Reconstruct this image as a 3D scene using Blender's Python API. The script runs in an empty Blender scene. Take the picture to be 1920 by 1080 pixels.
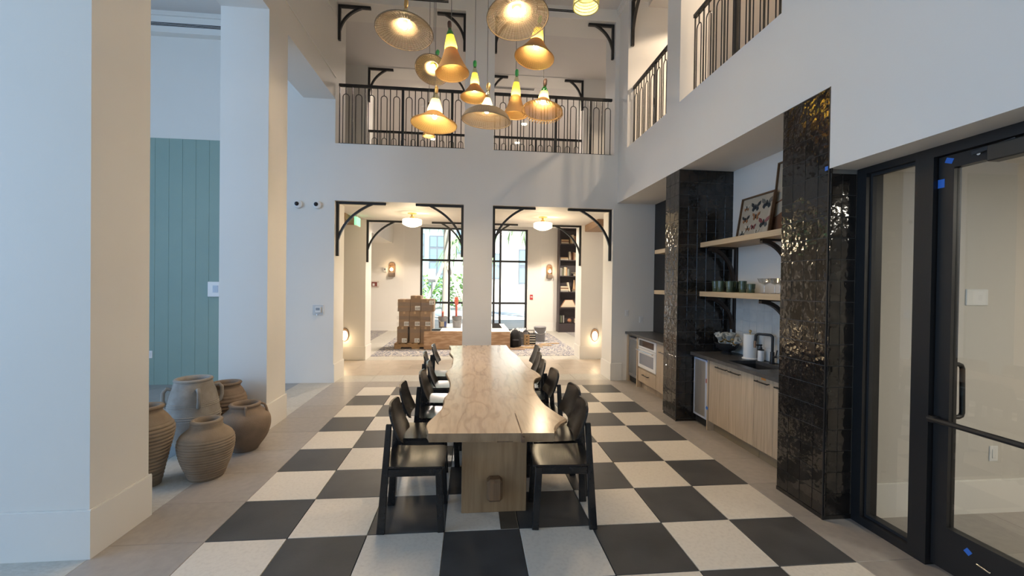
import bpy, bmesh, math, random
from mathutils import Vector, Matrix
R = random.Random(7)
PI = math.pi
SC = bpy.context.scene
COL = SC.collection

# ------------------------------------------------------------------ camera
cam_d = bpy.data.cameras.new('camera')
cam_d.sensor_width = 36.0
cam_d.lens = 792.1 / 1920.0 * 36.0
cam_d.clip_end = 200
cam = bpy.data.objects.new('camera', cam_d)
COL.objects.link(cam)
_r = Vector((0.99521578, -0.09681922, 0.01309907))
_u = Vector((-0.01214609, 0.01042572, 0.99987188))
_f = Vector((0.09694339, 0.99524738, -0.00919987))
_m = Matrix((_r, _u, -_f)).transposed().to_4x4()
_m.translation = Vector((1.6552, -2.824, 1.65295))
cam.matrix_world = _m
SC.camera = cam

# ------------------------------------------------------------------ world, sun, window daylight, exposure
SC.view_settings.view_transform = 'Standard'
SC.view_settings.look = 'None'
SC.view_settings.gamma = 1.0
SC.view_settings.use_curve_mapping = False
SC.view_settings.exposure = 0.2
cy = SC.cycles
cy.max_bounces = 10
cy.diffuse_bounces = 5
cy.glossy_bounces = 4
cy.transmission_bounces = 6
cy.transparent_max_bounces = 12
cy.sample_clamp_indirect = 6.0
cy.caustics_reflective = False
cy.caustics_refractive = False
cy.blur_glossy = 0.5

w = bpy.data.worlds.new('world')
SC.world = w
w.use_nodes = True
nt = w.node_tree
bg = nt.nodes['Background']
tc = nt.nodes.new('ShaderNodeTexCoord')
sep = nt.nodes.new('ShaderNodeSeparateXYZ')
rmp = nt.nodes.new('ShaderNodeValToRGB')
rmp.color_ramp.elements[0].position = 0.0
rmp.color_ramp.elements[0].color = (0.86, 0.93, 1.0, 1)
rmp.color_ramp.elements[1].position = 0.7
rmp.color_ramp.elements[1].color = (0.34, 0.56, 0.98, 1)
nt.links.new(tc.outputs['Generated'], sep.inputs[0])
nt.links.new(sep.outputs['Z'], rmp.inputs[0])
nt.links.new(rmp.outputs[0], bg.inputs[0])
bg.inputs[1].default_value = 0.8

def add_light(name, kind, loc, energy, color, rot=None, size=None, size_y=None, parent=None, target=None):
    d = bpy.data.lights.new(name, kind)
    d.energy = energy
    d.color = color
    if kind == 'AREA':
        if size_y:
            d.shape = 'RECTANGLE'; d.size = size; d.size_y = size_y
        else:
            d.shape = 'DISK'; d.size = size
    elif size is not None and kind in ('POINT', 'SPOT'):
        d.shadow_soft_size = size
    o = bpy.data.objects.new(name, d)
    COL.objects.link(o)
    o.location = loc
    if rot: o.rotation_euler = rot
    if target is not None:
        o.rotation_euler = (Vector(target) - Vector(loc)).to_track_quat('-Z', 'Y').to_euler()
    if parent: o.parent = parent
    return o

sun = add_light('sun', 'SUN', (0, 0, 30), 13.0, (1.0, 0.95, 0.86), target=(-10, 15, 0))
sun.data.angle = math.radians(0.6)
BLUE = (0.70, 0.85, 1.0)
# daylight entering through the tall windows of the wall behind the photographer
add_light('daylight_atrium_window', 'AREA', (1.8, -11.75, 2.7), 22, (1.0, 0.93, 0.80), rot=(PI/2, 0, 0), size=4.0, size_y=4.6)
add_light('daylight_side_window', 'AREA', (-6.0, -2.6, 2.5), 280, (0.33, 0.60, 1.0), rot=(0, -PI/2, 0), size=4.0, size_y=6.4)
add_light('daylight_back_side_window', 'AREA', (-3.6, -11.75, 2.5), 60, (0.60, 0.81, 1.0), rot=(PI/2, 0, 0), size=3.6, size_y=4.2)
WARM = (1.0, 0.70, 0.40)

# ------------------------------------------------------------------ materials
class NT:
    def __init__(s, m):
        m.use_nodes = True
        s.t = m.node_tree
        s.b = s.t.nodes['Principled BSDF']
        s.out = s.t.nodes['Material Output']
    def n(s, typ, **kw):
        x = s.t.nodes.new(typ)
        for k, v in kw.items(): setattr(x, k, v)
        return x
    def l(s, a, b): s.t.links.new(a, b)

def rgb(c): return (c[0], c[1], c[2], 1.0)

def mat(name, col, rough=0.5, metal=0.0, spec=0.5, col2=None, nscale=8.0, ndetail=3.0, stretch=(1, 1, 1), ramp=(0.35, 0.65),
        bump=0.0, bscale=40.0, bstretch=None, emis=0.0, ecol=None, vary=0.0, rnd_offset=False, coat=0.0, trans=0.0, alpha=1.0, bdist=0.01, rvary=0.0, bdetail=3.0):
    m = bpy.data.materials.new(name)
    k = NT(m)
    b = k.b
    b.inputs['Base Color'].default_value = rgb(col)
    b.inputs['Roughness'].default_value = rough
    b.inputs['Metallic'].default_value = metal
    b.inputs['Specular IOR Level'].default_value = spec
    b.inputs['Coat Weight'].default_value = coat
    b.inputs['Coat Roughness'].default_value = 0.08
    b.inputs['Transmission Weight'].default_value = trans
    b.inputs['Alpha'].default_value = alpha
    if emis:
        b.inputs['Emission Color'].default_value = rgb(ecol or col)
        b.inputs['Emission Strength'].default_value = emis
    co = None
    info = None
    if col2 or bump or vary:
        t = k.n('ShaderNodeTexCoord')
        co = t.outputs['Object']
        if rnd_offset or vary:
            info = k.n('ShaderNodeObjectInfo')
        if rnd_offset:
            mu = k.n('ShaderNodeVectorMath', operation='SCALE')
            cx = k.n('ShaderNodeCombineXYZ')
            for i in range(3): k.l(info.outputs['Random'], cx.inputs[i])
            k.l(cx.outputs[0], mu.inputs[0]); mu.inputs['Scale'].default_value = 57.0
            ad = k.n('ShaderNodeVectorMath', operation='ADD')
            k.l(co, ad.inputs[0]); k.l(mu.outputs[0], ad.inputs[1])
            co = ad.outputs[0]
    cur = None
    if col2:
        mp = k.n('ShaderNodeMapping'); mp.inputs['Scale'].default_value = stretch
        k.l(co, mp.inputs[0])
        nz = k.n('ShaderNodeTexNoise'); nz.inputs['Scale'].default_value = nscale; nz.inputs['Detail'].default_value = ndetail
        k.l(mp.outputs[0], nz.inputs['Vector'])
        cr = k.n('ShaderNodeValToRGB')
        cr.color_ramp.elements[0].position = ramp[0]; cr.color_ramp.elements[0].color = rgb(col)
        cr.color_ramp.elements[1].position = ramp[1]; cr.color_ramp.elements[1].color = rgb(col2)
        k.l(nz.outputs['Fac'], cr.inputs[0])
        cur = cr.outputs[0]
        if rvary:
            mr = k.n('ShaderNodeMapRange'); mr.inputs['To Min'].default_value = rough - rvary; mr.inputs['To Max'].default_value = rough + rvary
            k.l(nz.outputs['Fac'], mr.inputs[0]); k.l(mr.outputs[0], b.inputs['Roughness'])
    if vary:
        hs = k.n('ShaderNodeHueSaturation')
        mr = k.n('ShaderNodeMapRange'); mr.inputs['To Min'].default_value = 1 - vary; mr.inputs['To Max'].default_value = 1 + vary
        k.l(info.outputs['Random'], mr.inputs[0]); k.l(mr.outputs[0], hs.inputs['Value'])
        if cur is not None: k.l(cur, hs.inputs['Color'])
        else: hs.inputs['Color'].default_value = rgb(col)
        cur = hs.outputs[0]
    if cur is not None: k.l(cur, b.inputs['Base Color'])
    if bump:
        mp = k.n('ShaderNodeMapping'); mp.inputs['Scale'].default_value = bstretch or (1, 1, 1)
        k.l(co, mp.inputs[0])
        nz = k.n('ShaderNodeTexNoise'); nz.inputs['Scale'].default_value = bscale; nz.inputs['Detail'].default_value = bdetail
        k.l(mp.outputs[0], nz.inputs['Vector'])
        bp = k.n('ShaderNodeBump'); bp.inputs['Strength'].default_value = bump; bp.inputs['Distance'].default_value = bdist
        k.l(nz.outputs['Fac'], bp.inputs['Height'])
        k.l(bp.outputs[0], b.inputs['Normal'])
    return m

def glass_mat(name, tint=(1, 1, 1), gloss=0.08, rough=0.0):
    m = bpy.data.materials.new(name)
    k = NT(m)
    k.t.nodes.remove(k.b)
    tr = k.n('ShaderNodeBsdfTransparent'); tr.inputs[0].default_value = rgb(tint)
    gl = k.n('ShaderNodeBsdfGlossy'); gl.inputs['Roughness'].default_value = rough
    fr = k.n('ShaderNodeFresnel'); fr.inputs['IOR'].default_value = 1.5
    mx = k.n('ShaderNodeMixShader')
    mt = k.n('ShaderNodeMath', operation='ADD', use_clamp=True); mt.inputs[1].default_value = gloss
    ge = k.n('ShaderNodeNewGeometry'); fl = k.n('ShaderNodeMath', operation='SUBTRACT'); fl.inputs[0].default_value = 1.0
    k.l(ge.outputs['Backfacing'], fl.inputs[1])          # only the outer face of a pane reflects
    ml = k.n('ShaderNodeMath', operation='MULTIPLY')
    k.l(fr.outputs[0], mt.inputs[0]); k.l(mt.outputs[0], ml.inputs[0]); k.l(fl.outputs[0], ml.inputs[1]); k.l(ml.outputs[0], mx.inputs[0])
    k.l(tr.outputs[0], mx.inputs[1]); k.l(gl.outputs[0], mx.inputs[2])
    k.l(mx.outputs[0], k.out.inputs[0])
    return m

def translucent_mat(name, col, tcol, mixf=0.6, nscale=0, see=0.0):
    m = bpy.data.materials.new(name)
    k = NT(m)
    k.b.inputs['Base Color'].default_value = rgb(col); k.b.inputs['Roughness'].default_value = 0.7
    tl = k.n('ShaderNodeBsdfTranslucent'); tl.inputs[0].default_value = rgb(tcol)
    mx = k.n('ShaderNodeMixShader'); mx.inputs[0].default_value = mixf
    k.l(k.b.outputs[0], mx.inputs[1]); k.l(tl.outputs[0], mx.inputs[2])
    last = mx.outputs[0]
    if see:
        tp = k.n('ShaderNodeBsdfTransparent')
        m2 = k.n('ShaderNodeMixShader'); m2.inputs[0].default_value = see
        k.l(last, m2.inputs[1]); k.l(tp.outputs[0], m2.inputs[2]); last = m2.outputs[0]
    k.l(last, k.out.inputs[0])
    return m

def wood_mat(name, c1, c2, axis=0, scale=6.0, rough=0.45, streak=14.0, bump=0.05, rnd=False, spec=0.4, ramp=(0.3, 0.7)):
    st = [streak, streak, streak]; st[axis] = 0.8
    m = mat(name, c1, rough, spec=spec, col2=c2, nscale=scale * 0.35, ndetail=6, stretch=st, ramp=ramp, bump=bump, bscale=scale, bstretch=st, rnd_offset=rnd, vary=0.05 if rnd else 0, bdist=0.004)
    return m

PAINT = mat('wall_paint', (0.80, 0.775, 0.725), 0.6, col2=(0.785, 0.76, 0.71), nscale=1.2, bump=0.06, bscale=220, spec=0.3)
PAINT2 = mat('trim_paint', (0.81, 0.79, 0.745), 0.45, spec=0.4)
CEIL = mat('ceiling_paint', (0.74, 0.71, 0.68), 0.75, spec=0.2, bump=0.06, bscale=180)
TEAL = mat('teal_panel_paint', (0.27, 0.38, 0.34), 0.5, col2=(0.255, 0.365, 0.33), nscale=2, spec=0.35)
GROUT = mat('grout', (0.62, 0.58, 0.52), 0.85)
T_DARK = mat('charcoal_floor_tile', (0.050, 0.050, 0.051), 0.45, col2=(0.072, 0.071, 0.071), nscale=5, ndetail=8, vary=0.12, rnd_offset=True, bump=0.05, bscale=60, spec=0.45, rvary=0.08)
T_LIGHT = mat('cream_floor_tile', (0.73, 0.67, 0.585), 0.40, col2=(0.65, 0.59, 0.51), nscale=45, ndetail=6, vary=0.05, rnd_offset=True, bump=0.04, bscale=90, spec=0.45, ramp=(0.45, 0.75))
T_TAUPE = mat('taupe_floor_tile', (0.37, 0.335, 0.30), 0.38, col2=(0.33, 0.30, 0.27), nscale=20, ndetail=7, vary=0.06, rnd_offset=True, bump=0.03, bscale=80, spec=0.5)
T_SAND = mat('sand_floor_tile', (0.50, 0.43, 0.36), 0.33, col2=(0.44, 0.38, 0.315), nscale=6, ndetail=6, vary=0.05, rnd_offset=True, bump=0.03, bscale=60, spec=0.5)
T_STRIP = mat('embossed_threshold_tile', (0.52, 0.50, 0.45), 0.45, col2=(0.46, 0.44, 0.39), nscale=30, vary=0.05, rnd_offset=True, bump=0.5, bscale=26, bstretch=(1, 3, 1), bdist=0.006)
T_SIDE = mat('blue_grey_floor_tile', (0.30, 0.32, 0.34), 0.4, col2=(0.27, 0.29, 0.31), nscale=10, vary=0.05, rnd_offset=True)
ZEL = mat('black_glazed_tile', (0.012, 0.011, 0.010), 0.075, col2=(0.026, 0.021, 0.018), nscale=10, vary=0.25, rnd_offset=True, bump=0.30, bscale=17, bdist=0.015, spec=0.55, bdetail=1.5)
ZELW = mat('white_glazed_tile', (0.66, 0.66, 0.63), 0.15, col2=(0.60, 0.60, 0.58), nscale=10, vary=0.04, rnd_offset=True, bump=0.3, bscale=12, bdist=0.01)
TGROUT = mat('tile_grout_grey', (0.22, 0.215, 0.205), 0.95, spec=0.1)
BLACKM = mat('black_painted_metal', (0.012, 0.012, 0.013), 0.42, spec=0.5)
BLACKP = mat('black_panel', (0.022, 0.022, 0.023), 0.5, spec=0.4)
DWOOD = wood_mat('espresso_wood', (0.022, 0.014, 0.010), (0.038, 0.024, 0.017), 2, rough=0.4)
CHAIRB = mat('black_stained_chair_wood', (0.009, 0.009, 0.010), 0.24, spec=0.5, col2=(0.016, 0.015, 0.015), nscale=3, stretch=(10, 2, 10), bump=0.04, bscale=12, bstretch=(12, 1, 12))
SLAB = None
LEGW = wood_mat('oak_table_leg', (0.40, 0.27, 0.15), (0.25, 0.155, 0.08), 2, scale=8, rough=0.5, streak=9, ramp=(0.25, 0.75))
TENON = wood_mat('walnut_stretcher', (0.27, 0.165, 0.09), (0.17, 0.10, 0.055), 2, scale=8, rough=0.5)
OAK = wood_mat('pale_oak_veneer', (0.58, 0.46, 0.33), (0.40, 0.31, 0.215), 2, scale=9, rough=0.5, streak=16, rnd=True, ramp=(0.25, 0.75))
OAKS = wood_mat('oak_shelf', (0.56, 0.44, 0.29), (0.46, 0.35, 0.22), 1, scale=9, rough=0.5, streak=14)
PLY = wood_mat('plywood', (0.56, 0.38, 0.25), (0.40, 0.245, 0.145), 0, scale=14, rough=0.7, streak=4, ramp=(0.42, 0.56))
STONE = mat('black_stone_counter', (0.050, 0.050, 0.052), 0.38, col2=(0.075, 0.074, 0.075), nscale=14, ndetail=6, spec=0.4)
STEEL = mat('brushed_steel', (0.58, 0.55, 0.51), 0.45, metal=0.75, col2=(0.50, 0.47, 0.44), nscale=30, stretch=(1, 1, 0.05))
CHROME = mat('chrome', (0.75, 0.75, 0.74), 0.15, metal=1.0)
WHITE = mat('white_plastic', (0.80, 0.80, 0.79), 0.35)
OFFW = mat('white_enamel', (0.78, 0.78, 0.77), 0.25, coat=0.3)
DGLASS = mat('dark_appliance_glass', (0.03, 0.03, 0.035), 0.06, spec=0.6)
GREYM = mat('grey_metal', (0.30, 0.30, 0.31), 0.4, metal=0.6)
FILM = mat('blue_white_film', (0.50, 0.55, 0.66), 0.35)
BTAPE = mat('blue_masking_tape', (0.03, 0.16, 0.62), 0.6)
OTAPE = mat('orange_sticker', (0.80, 0.30, 0.06), 0.6)
PANE = glass_mat('clear_pane', (0.97, 0.985, 0.98), 0.0)
PANED = glass_mat('door_pane', (0.93, 0.95, 0.94), 0.04)
CARD = mat('cardboard', (0.285, 0.195, 0.13), 0.8, col2=(0.26, 0.175, 0.115), nscale=4, vary=0.08, rnd_offset=True)
LABELW = mat('paper_label', (0.82, 0.82, 0.80), 0.7)
INK = mat('black_print', (0.03, 0.03, 0.03), 0.8)
PALLET = mat('pallet_wood', (0.42, 0.27, 0.14), 0.8, col2=(0.33, 0.20, 0.10), nscale=6, stretch=(1, 6, 6))
BUCKET = mat('grey_bucket_plastic', (0.22, 0.22, 0.235), 0.45)
BLACKF = mat('black_fabric', (0.012, 0.012, 0.014), 0.85)
BRASS = mat('brass', (0.75, 0.52, 0.22), 0.3, metal=1.0)
SHELFD = mat('aubergine_bookcase_paint', (0.045, 0.034, 0.036), 0.5)
OPAL = mat('opal_glass_lit', (0.95, 0.92, 0.78), 0.3, emis=2.6, ecol=(1.0, 0.86, 0.52))
LENS = mat('lit_lens', (1, 0.9, 0.7), 0.4, emis=9.0, ecol=(1.0, 0.80, 0.52))
DOWNL = mat('lit_downlight', (1, 0.95, 0.8), 0.4, emis=14.0, ecol=(1.0, 0.86, 0.62))
BULB = mat('lit_bulb', (1, 0.85, 0.55), 0.4, emis=250.0, ecol=(1.0, 0.72, 0.38))
EXITG = mat('lit_green_sign', (0.3, 0.9, 0.5), 0.4, emis=0.9, ecol=(0.30, 0.95, 0.50))

# ------------------------------------------------------------------ mesh helpers
class MB:
    def __init__(s): s.bm = bmesh.new()
    def box(s, x0, x1, y0, y1, z0, z1, bev=0.0, M=None, seg=1):
        bm = s.bm
        vs = [bm.verts.new((x, y, z)) for x in (x0, x1) for y in (y0, y1) for z in (z0, z1)]
        fs = [bm.faces.new([vs[i] for i in f]) for f in ((0, 1, 3, 2), (4, 6, 7, 5), (0, 4, 5, 1), (2, 3, 7, 6), (0, 2, 6, 4), (1, 5, 7, 3))]
        if M is not None:
            for v in vs: v.co = M @ v.co
        if bev:
            es = list({e for f in fs for e in f.edges})
            bmesh.ops.bevel(bm, geom=es, offset=bev, segments=seg, affect='EDGES', profile=0.5)
        return s
    def beam(s, p, q, wx, wy, bev=0.0, up=(0, 0, 1), taper=1.0):
        p = Vector(p); q = Vector(q); d = q - p; L = d.length; z = d.normalized()
        u = Vector(up)
        if abs(z.dot(u)) > 0.98: u = Vector((0, 1, 0))
        x = u.cross(z).normalized(); y = z.cross(x)
        bm = s.bm
        vs = []
        for k, (c, t) in enumerate(((p, 1.0), (q, taper))):
            for a, b in ((-1, -1), (1, -1), (1, 1), (-1, 1)):
                vs.append(bm.verts.new(c + x * (a * wx / 2 * t) + y * (b * wy / 2 * t)))
        fs = [bm.faces.new([vs[i] for i in f]) for f in ((3, 2, 1, 0), (4, 5, 6, 7), (0, 1, 5, 4), (1, 2, 6, 5), (2, 3, 7, 6), (3, 0, 4, 7))]
        if bev:
            es = list({e for f in fs for e in f.edges})
            bmesh.ops.bevel(bm, geom=es, offset=bev, segments=1, affect='EDGES')
        return s
    def tube(s, pts, r, n=8, closed=False, cap=True, flat=1.0):
        bm = s.bm
        pts = [Vector(p) for p in pts]
        N = len(pts)
        rings = []
        prev = None
        for i, p in enumerate(pts):
            if closed: d = pts[(i + 1) % N] - pts[i - 1]
            else: d = pts[min(i + 1, N - 1)] - pts[max(i - 1, 0)]
            d.normalize()
            if prev is None:
                a = Vector((0, 0, 1)) if abs(d.z) < 0.9 else Vector((1, 0, 0))
                x = a.cross(d).normalized()
            else:
                x = (prev - d * prev.dot(d)).normalized()
            prev = x
            y = d.cross(x)
            rr = r[i] if isinstance(r, (list, tuple)) else r
            rings.append([bm.verts.new(p + x * (math.cos(2 * PI * j / n) * rr) + y * (math.sin(2 * PI * j / n) * rr * flat)) for j in range(n)])
        for i in range(N if closed else N - 1):
            a = rings[i]; b = rings[(i + 1) % N]
            for j in range(n):
                bm.faces.new((a[j], a[(j + 1) % n], b[(j + 1) % n], b[j]))
        if cap and not closed:
            bm.faces.new(rings[0][::-1]); bm.faces.new(rings[-1])
        return s
    def lathe(s, prof, c=(0, 0, 0), n=32, cap0=False, cap1=False, M=None, wob=None):
        bm = s.bm
        rings = []
        for k, (r, z) in enumerate(prof):
            ring = []
            for j in range(n):
                a = 2 * PI * j / n
                rr = r * (1 + (wob(a, z) if wob else 0))
                v = Vector((c[0] + rr * math.cos(a), c[1] + rr * math.sin(a), c[2] + z))
                if M is not None: v = M @ v
                ring.append(bm.verts.new(v))
            rings.append(ring)
        for a, b in zip(rings, rings[1:]):
            for j in range(n):
                bm.faces.new((a[j], a[(j + 1) % n], b[(j + 1) % n], b[j]))
        if cap0: bm.faces.new(rings[0][::-1])
        if cap1: bm.faces.new(rings[-1])
        return s
    def prism(s, poly, h0, h1, axis=2, bev=0.0):
        bm = s.bm
        def P(a, b, h):
            return {2: (a, b, h), 1: (a, h, b), 0: (h, a, b)}[axis]
        lo = [bm.verts.new(P(a, b, h0)) for a, b in poly]
        hi = [bm.verts.new(P(a, b, h1)) for a, b in poly]
        n = len(poly)
        fs = [bm.faces.new(lo[::-1]), bm.faces.new(hi)]
        for i in range(n):
            fs.append(bm.faces.new((lo[i], lo[(i + 1) % n], hi[(i + 1) % n], hi[i])))
        if bev:
            es = [e for e in fs[0].edges] + [e for e in fs[1].edges]
            bmesh.ops.bevel(bm, geom=es, offset=bev, segments=1, affect='EDGES')
        return s
    def sphere(s, c, r, u=16, v=10, sc=(1, 1, 1)):
        M = Matrix.Translation(c) @ Matrix.Diagonal((r * sc[0], r * sc[1], r * sc[2], 1))
        bmesh.ops.create_uvsphere(s.bm, u_segments=u, v_segments=v, radius=1, matrix=M)
        return s
    def mesh(s, name, smooth=False, ang=40):
        me = bpy.data.meshes.new(name)
        bmesh.ops.recalc_face_normals(s.bm, faces=s.bm.faces)
        s.bm.to_mesh(me); s.bm.free()
        if smooth:
            for p in me.polygons: p.use_smooth = True
            try: me.set_sharp_from_angle(angle=math.radians(ang))
            except Exception: pass
        return me

def link(name, me, m=None, parent=None, loc=None, rot=None):
    o = bpy.data.objects.new(name, me)
    if m is not None and me is not None and not me.materials: me.materials.append(m)
    COL.objects.link(o)
    if parent is not None: o.parent = parent
    if loc is not None: o.location = loc
    if rot is not None: o.rotation_euler = rot
    return o
def part(name, mb, m, parent=None, smooth=False, loc=None, rot=None, ang=40):
    return link(name, mb.mesh(name, smooth, ang), m, parent, loc, rot)
def tag(o, label, cat, group=None, kind=None):
    o['label'] = label; o['category'] = cat
    if group: o['group'] = group
    if kind: o['kind'] = kind
    return o
def thing(name, label, cat, loc=(0, 0, 0), rz=0.0, group=None):
    o = bpy.data.objects.new(name, None)
    o.empty_display_size = 0.1
    COL.objects.link(o)
    o.location = loc; o.rotation_euler = (0, 0, rz)
    return tag(o, label, cat, group)
def struct(name, mb, m, parent=None, smooth=False):
    o = part(name, mb, m, parent, smooth)
    if parent is None: o['kind'] = 'structure'
    return o
def solo(name, mb, m, label, cat, group=None, smooth=False, loc=None, rot=None):
    return tag(part(name, mb, m, None, smooth, loc, rot), label, cat, group)
ORD = ['first', 'second', 'third', 'fourth', 'fifth', 'sixth', 'seventh', 'eighth', 'ninth', 'tenth', 'eleventh', 'twelfth', 'thirteenth', 'fourteenth', 'fifteenth']

# ================================================================== SETTING
YF, YF2 = 4.32, 4.85          # first screen wall
YS, YS2 = 6.40, 6.90          # second screen wall
XL, XL2 = -0.57, -1.07        # left colonnade
XR = 4.17                     # right wall face
ZS, ZG = 2.98, 3.91           # opening head, gallery floor
ZH, ZC = 6.21, 6.42           # gallery opening head, atrium ceiling

# ---- floor
mb = MB(); mb.box(-8, 9, -12.1, 12.15, -0.12, -0.0195)
floor = struct('floor', mb, GROUT)
_tile_cache = {}
def tile_mesh(sx, sy, th=0.02, bev=0.0015):
    k = (round(sx, 4), round(sy, 4), th)
    if k not in _tile_cache:
        b = MB(); b.box(-sx / 2, sx / 2, -sy / 2, sy / 2, -th, 0, bev)
        _tile_cache[k] = b.mesh('tile')
    return _tile_cache[k]
_mat_cache = {}
def tile_at(x0, x1, y0, y1, m, parent=floor, gap=0.0025, name='tile', z=0.0):
    key = (round(x1 - x0, 4), round(y1 - y0, 4), m.name)
    if key not in _mat_cache:
        me = tile_mesh(x1 - x0 - gap * 2, y1 - y0 - gap * 2).copy()
        me.materials.append(m); _mat_cache[key] = me
    o = bpy.data.objects.new(name, _mat_cache[key]); COL.objects.link(o)
    o.parent = parent; o.location = ((x0 + x1) / 2, (y0 + y1) / 2, z)
    return o
for j in range(-4, 8):
    for i in range(8):
        tile_at(i * .5, i * .5 + .5, j * .5, j * .5 + .5, T_DARK if (i + j) % 2 == 0 else T_LIGHT, name='checker_tile')
for j in range(-6, 8):                      # taupe border along both sides
    tile_at(-0.57, 0, j * .5, j * .5 + .5, T_TAUPE, name='border_tile', gap=0.001)
    tile_at(4.0, 4.5, j * .5, j * .5 + .5, T_TAUPE, name='border_tile', gap=0.001)
for i in range(-1, 9):                      # taupe border below the screen wall
    x0 = -0.57 if i < 0 else i * .5
    tile_at(x0, 0 if i < 0 else (i + 1) * .5, 4.0, 4.38, T_TAUPE, name='border_tile', gap=0.001)
for j in range(-4, 9):                      # threshold strip below the colonnade
    tile_at(-1.10, -0.57, j * .5, j * .5 + .5 if j < 8 else 4.32, T_STRIP, name='threshold_tile', gap=0.001)
for i in range(-1, 9):                      # thresholds below the two screen walls
    x0 = -0.57 if i < 0 else i * .5
    x1 = 0 if i < 0 else (i + 1) * .5
    tile_at(x0, x1, 4.38, 4.86, T_STRIP, name='threshold_tile', gap=0.001)
    tile_at(x0, x1, 6.36, 6.84, T_STRIP, name='threshold_tile', gap=0.001)
for k, yy in enumerate((4.86, 5.36, 5.86)):
    for i in range(-3, 7):
        tile_at(i * 1.0 + (.5 if k % 2 else 0), i + 1.0 + (.5 if k % 2 else 0), yy, yy + .5, T_SAND, name='sand_tile', gap=0.001)
for yy in range(-3, 5):                     # side room beyond the colonnade
    for i in range(5):
        y1 = yy + 1 if yy < 4 else 4.4
        tile_at(-6.10 + i, -5.10 + i, yy, y1, T_SIDE, name='side_room_tile', gap=0.001)
for yy in range(-5, 0):                     # office behind the glazed door
    for i in range(3):
        tile_at(4.5 + i, 5.5 + i, yy, yy + 1 if yy < -1 else -0.05, T_TAUPE, name='office_tile', gap=0.001)
for yy in range(7, 12):                     # pale tile lanes either side of the lobby rug
    y0 = 6.84 if yy == 7 else yy
    tile_at(-1.15, -0.57, y0, yy + 1, T_STRIP, name='lane_tile', gap=0.001)
    tile_at(4.30, 4.95, y0, yy + 1, T_STRIP, name='lane_tile', gap=0.001)
for i in range(10):
    tile_at(-0.57 + i * .487, -0.57 + (i + 1) * .487, 11.3, 12.0, T_STRIP, name='lane_tile', gap=0.001)

# ---- screen wall facing the table (wall_far) with two openings, gallery parapet and header
mb = MB()
mb.box(-6.1, XL, YF, YF2, 0, ZC)
mb.box(1.52, 2.01, YF, YF2, 0, ZC)
mb.box(4.10, 4.95, YF, YF2, 0, ZC)
mb.box(XL, 1.52, YF, YF2, ZS, ZG); mb.box(2.01, 4.10, YF, YF2, ZS, ZG)
mb.box(XL, 1.52, YF, YF2, ZH, ZC); mb.box(2.01, 4.10, YF, YF2, ZH, ZC)
wall_far = struct('wall_far', mb, PAINT)
# second screen wall
mb = MB()
mb.box(-1.07, XL, YS, YS2, 0, 6.30)
mb.box(1.52, 2.01, YS, YS2, 0, 6.30)
mb.box(4.10, 4.68, YS, YS2, 0, 6.30)
mb.box(XL, 1.52, YS, YS2, ZS, ZG - 0.06); mb.box(2.01, 4.10, YS, YS2, ZS, ZG - 0.06)
mb.box(4.68, 6.4, YS, YS2, ZS, ZG - 0.06)
mb.box(XL, 1.52, YS, YS2, ZH, 6.30); mb.box(2.01, 4.10, YS, YS2, ZH, 6.30)
mb.box(-6.1, -1.07, YS, YS2, 0, 6.30)
wall_mid = struct('wall_middle', mb, PAINT)
# slab between the two floors
mb = MB(); mb.box(-6.1, 8.9, YF2, YS, ZS, ZG)
struct('ceiling_corridor', mb, CEIL)
mb = MB(); mb.box(-6.1, 8.9, YS2, 14.2, 3.80, ZG); mb.box(-6.1, 8.9, YS, YS2, ZG - 0.06, ZG)
struct('ceiling_lobby', mb, CEIL)
mb = MB(); mb.box(-6.1, 8.9, YF2, YS, ZH + .02, 6.34); mb.box(-6.1, 8.9, YS2, 14.2, ZH + .02, 6.34); mb.box(4.50, 8.9, 0, YF2, ZH + .02, 6.34)
struct('ceiling_gallery', mb, CEIL)
mb = MB(); mb.box(-6.1, 8.9, 14.0, 14.2, ZG, 6.3); mb.box(8.7, 8.9, 0, 14, ZG, 6.3); mb.box(-6.1, -5.9, YS2, 14, ZG, 6.3)
mb.box(4.52, 8.9, -.1, 0, 3.85, 6.34); mb.box(-6.1, -5.9, YF2, YS2, ZG, 6.3); mb.box(8.7, 8.9, 0, YS2, 3.8, 6.3)
struct('wall_gallery', mb, PAINT)
mb = MB(); mb.box(-3.4, -3.2, YF2, YS2, 0, ZS); mb.box(8.8, 9.0, YF2, YS2, 0, ZS); struct('wall_corridor', mb, PAINT)
# atrium ceiling
mb = MB(); mb.box(XL2, 4.95, -12.0, YF2, ZC, ZC + .15)
ceil = struct('ceiling', mb, CEIL)
# crown moulding of the atrium ceiling
mb = MB(); mb.box(XR - .06, XR, -12, YF, 6.35, ZC); mb.box(XR - .03, XR, -12, YF, 6.30, 6.35); struct('trim_1', mb, PAINT2)

# ---- colonnade on the left: beam, upper wall, two pillars
mb = MB()
mb.box(XL2, XL, -12.0, YF, 4.62, ZC)
mb.box(XL2, XL, -0.112, 0.345, 0, 4.62)
mb.box(XL2, XL, 2.055, 2.525, 0, 4.62)
wall_left = struct('wall_left', mb, PAINT)
mb = MB(); mb.box(XL, XL + .012, -12, YF, 4.965, 4.985); mb.box(XL, XL + .012, -12, YF, 5.94, 5.955)
struct('trim_2', mb, PAINT2)
def baseboards(name, rects, h=0.30, t=0.014, parent=None):
    m = MB()
    for (x0, x1, y0, y1) in rects:
        m.box(x0, x1, y0, y1, 0, h - .006)
        m.box(x0 + (.003 if x1 - x0 < .1 else 0), x1 - (.003 if x1 - x0 < .1 else 0), y0 + (.003 if y1 - y0 < .1 else 0), y1 - (.003 if y1 - y0 < .1 else 0), h - .006, h)
    return struct(name, m, PAINT2, parent)
t = 0.014
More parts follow.
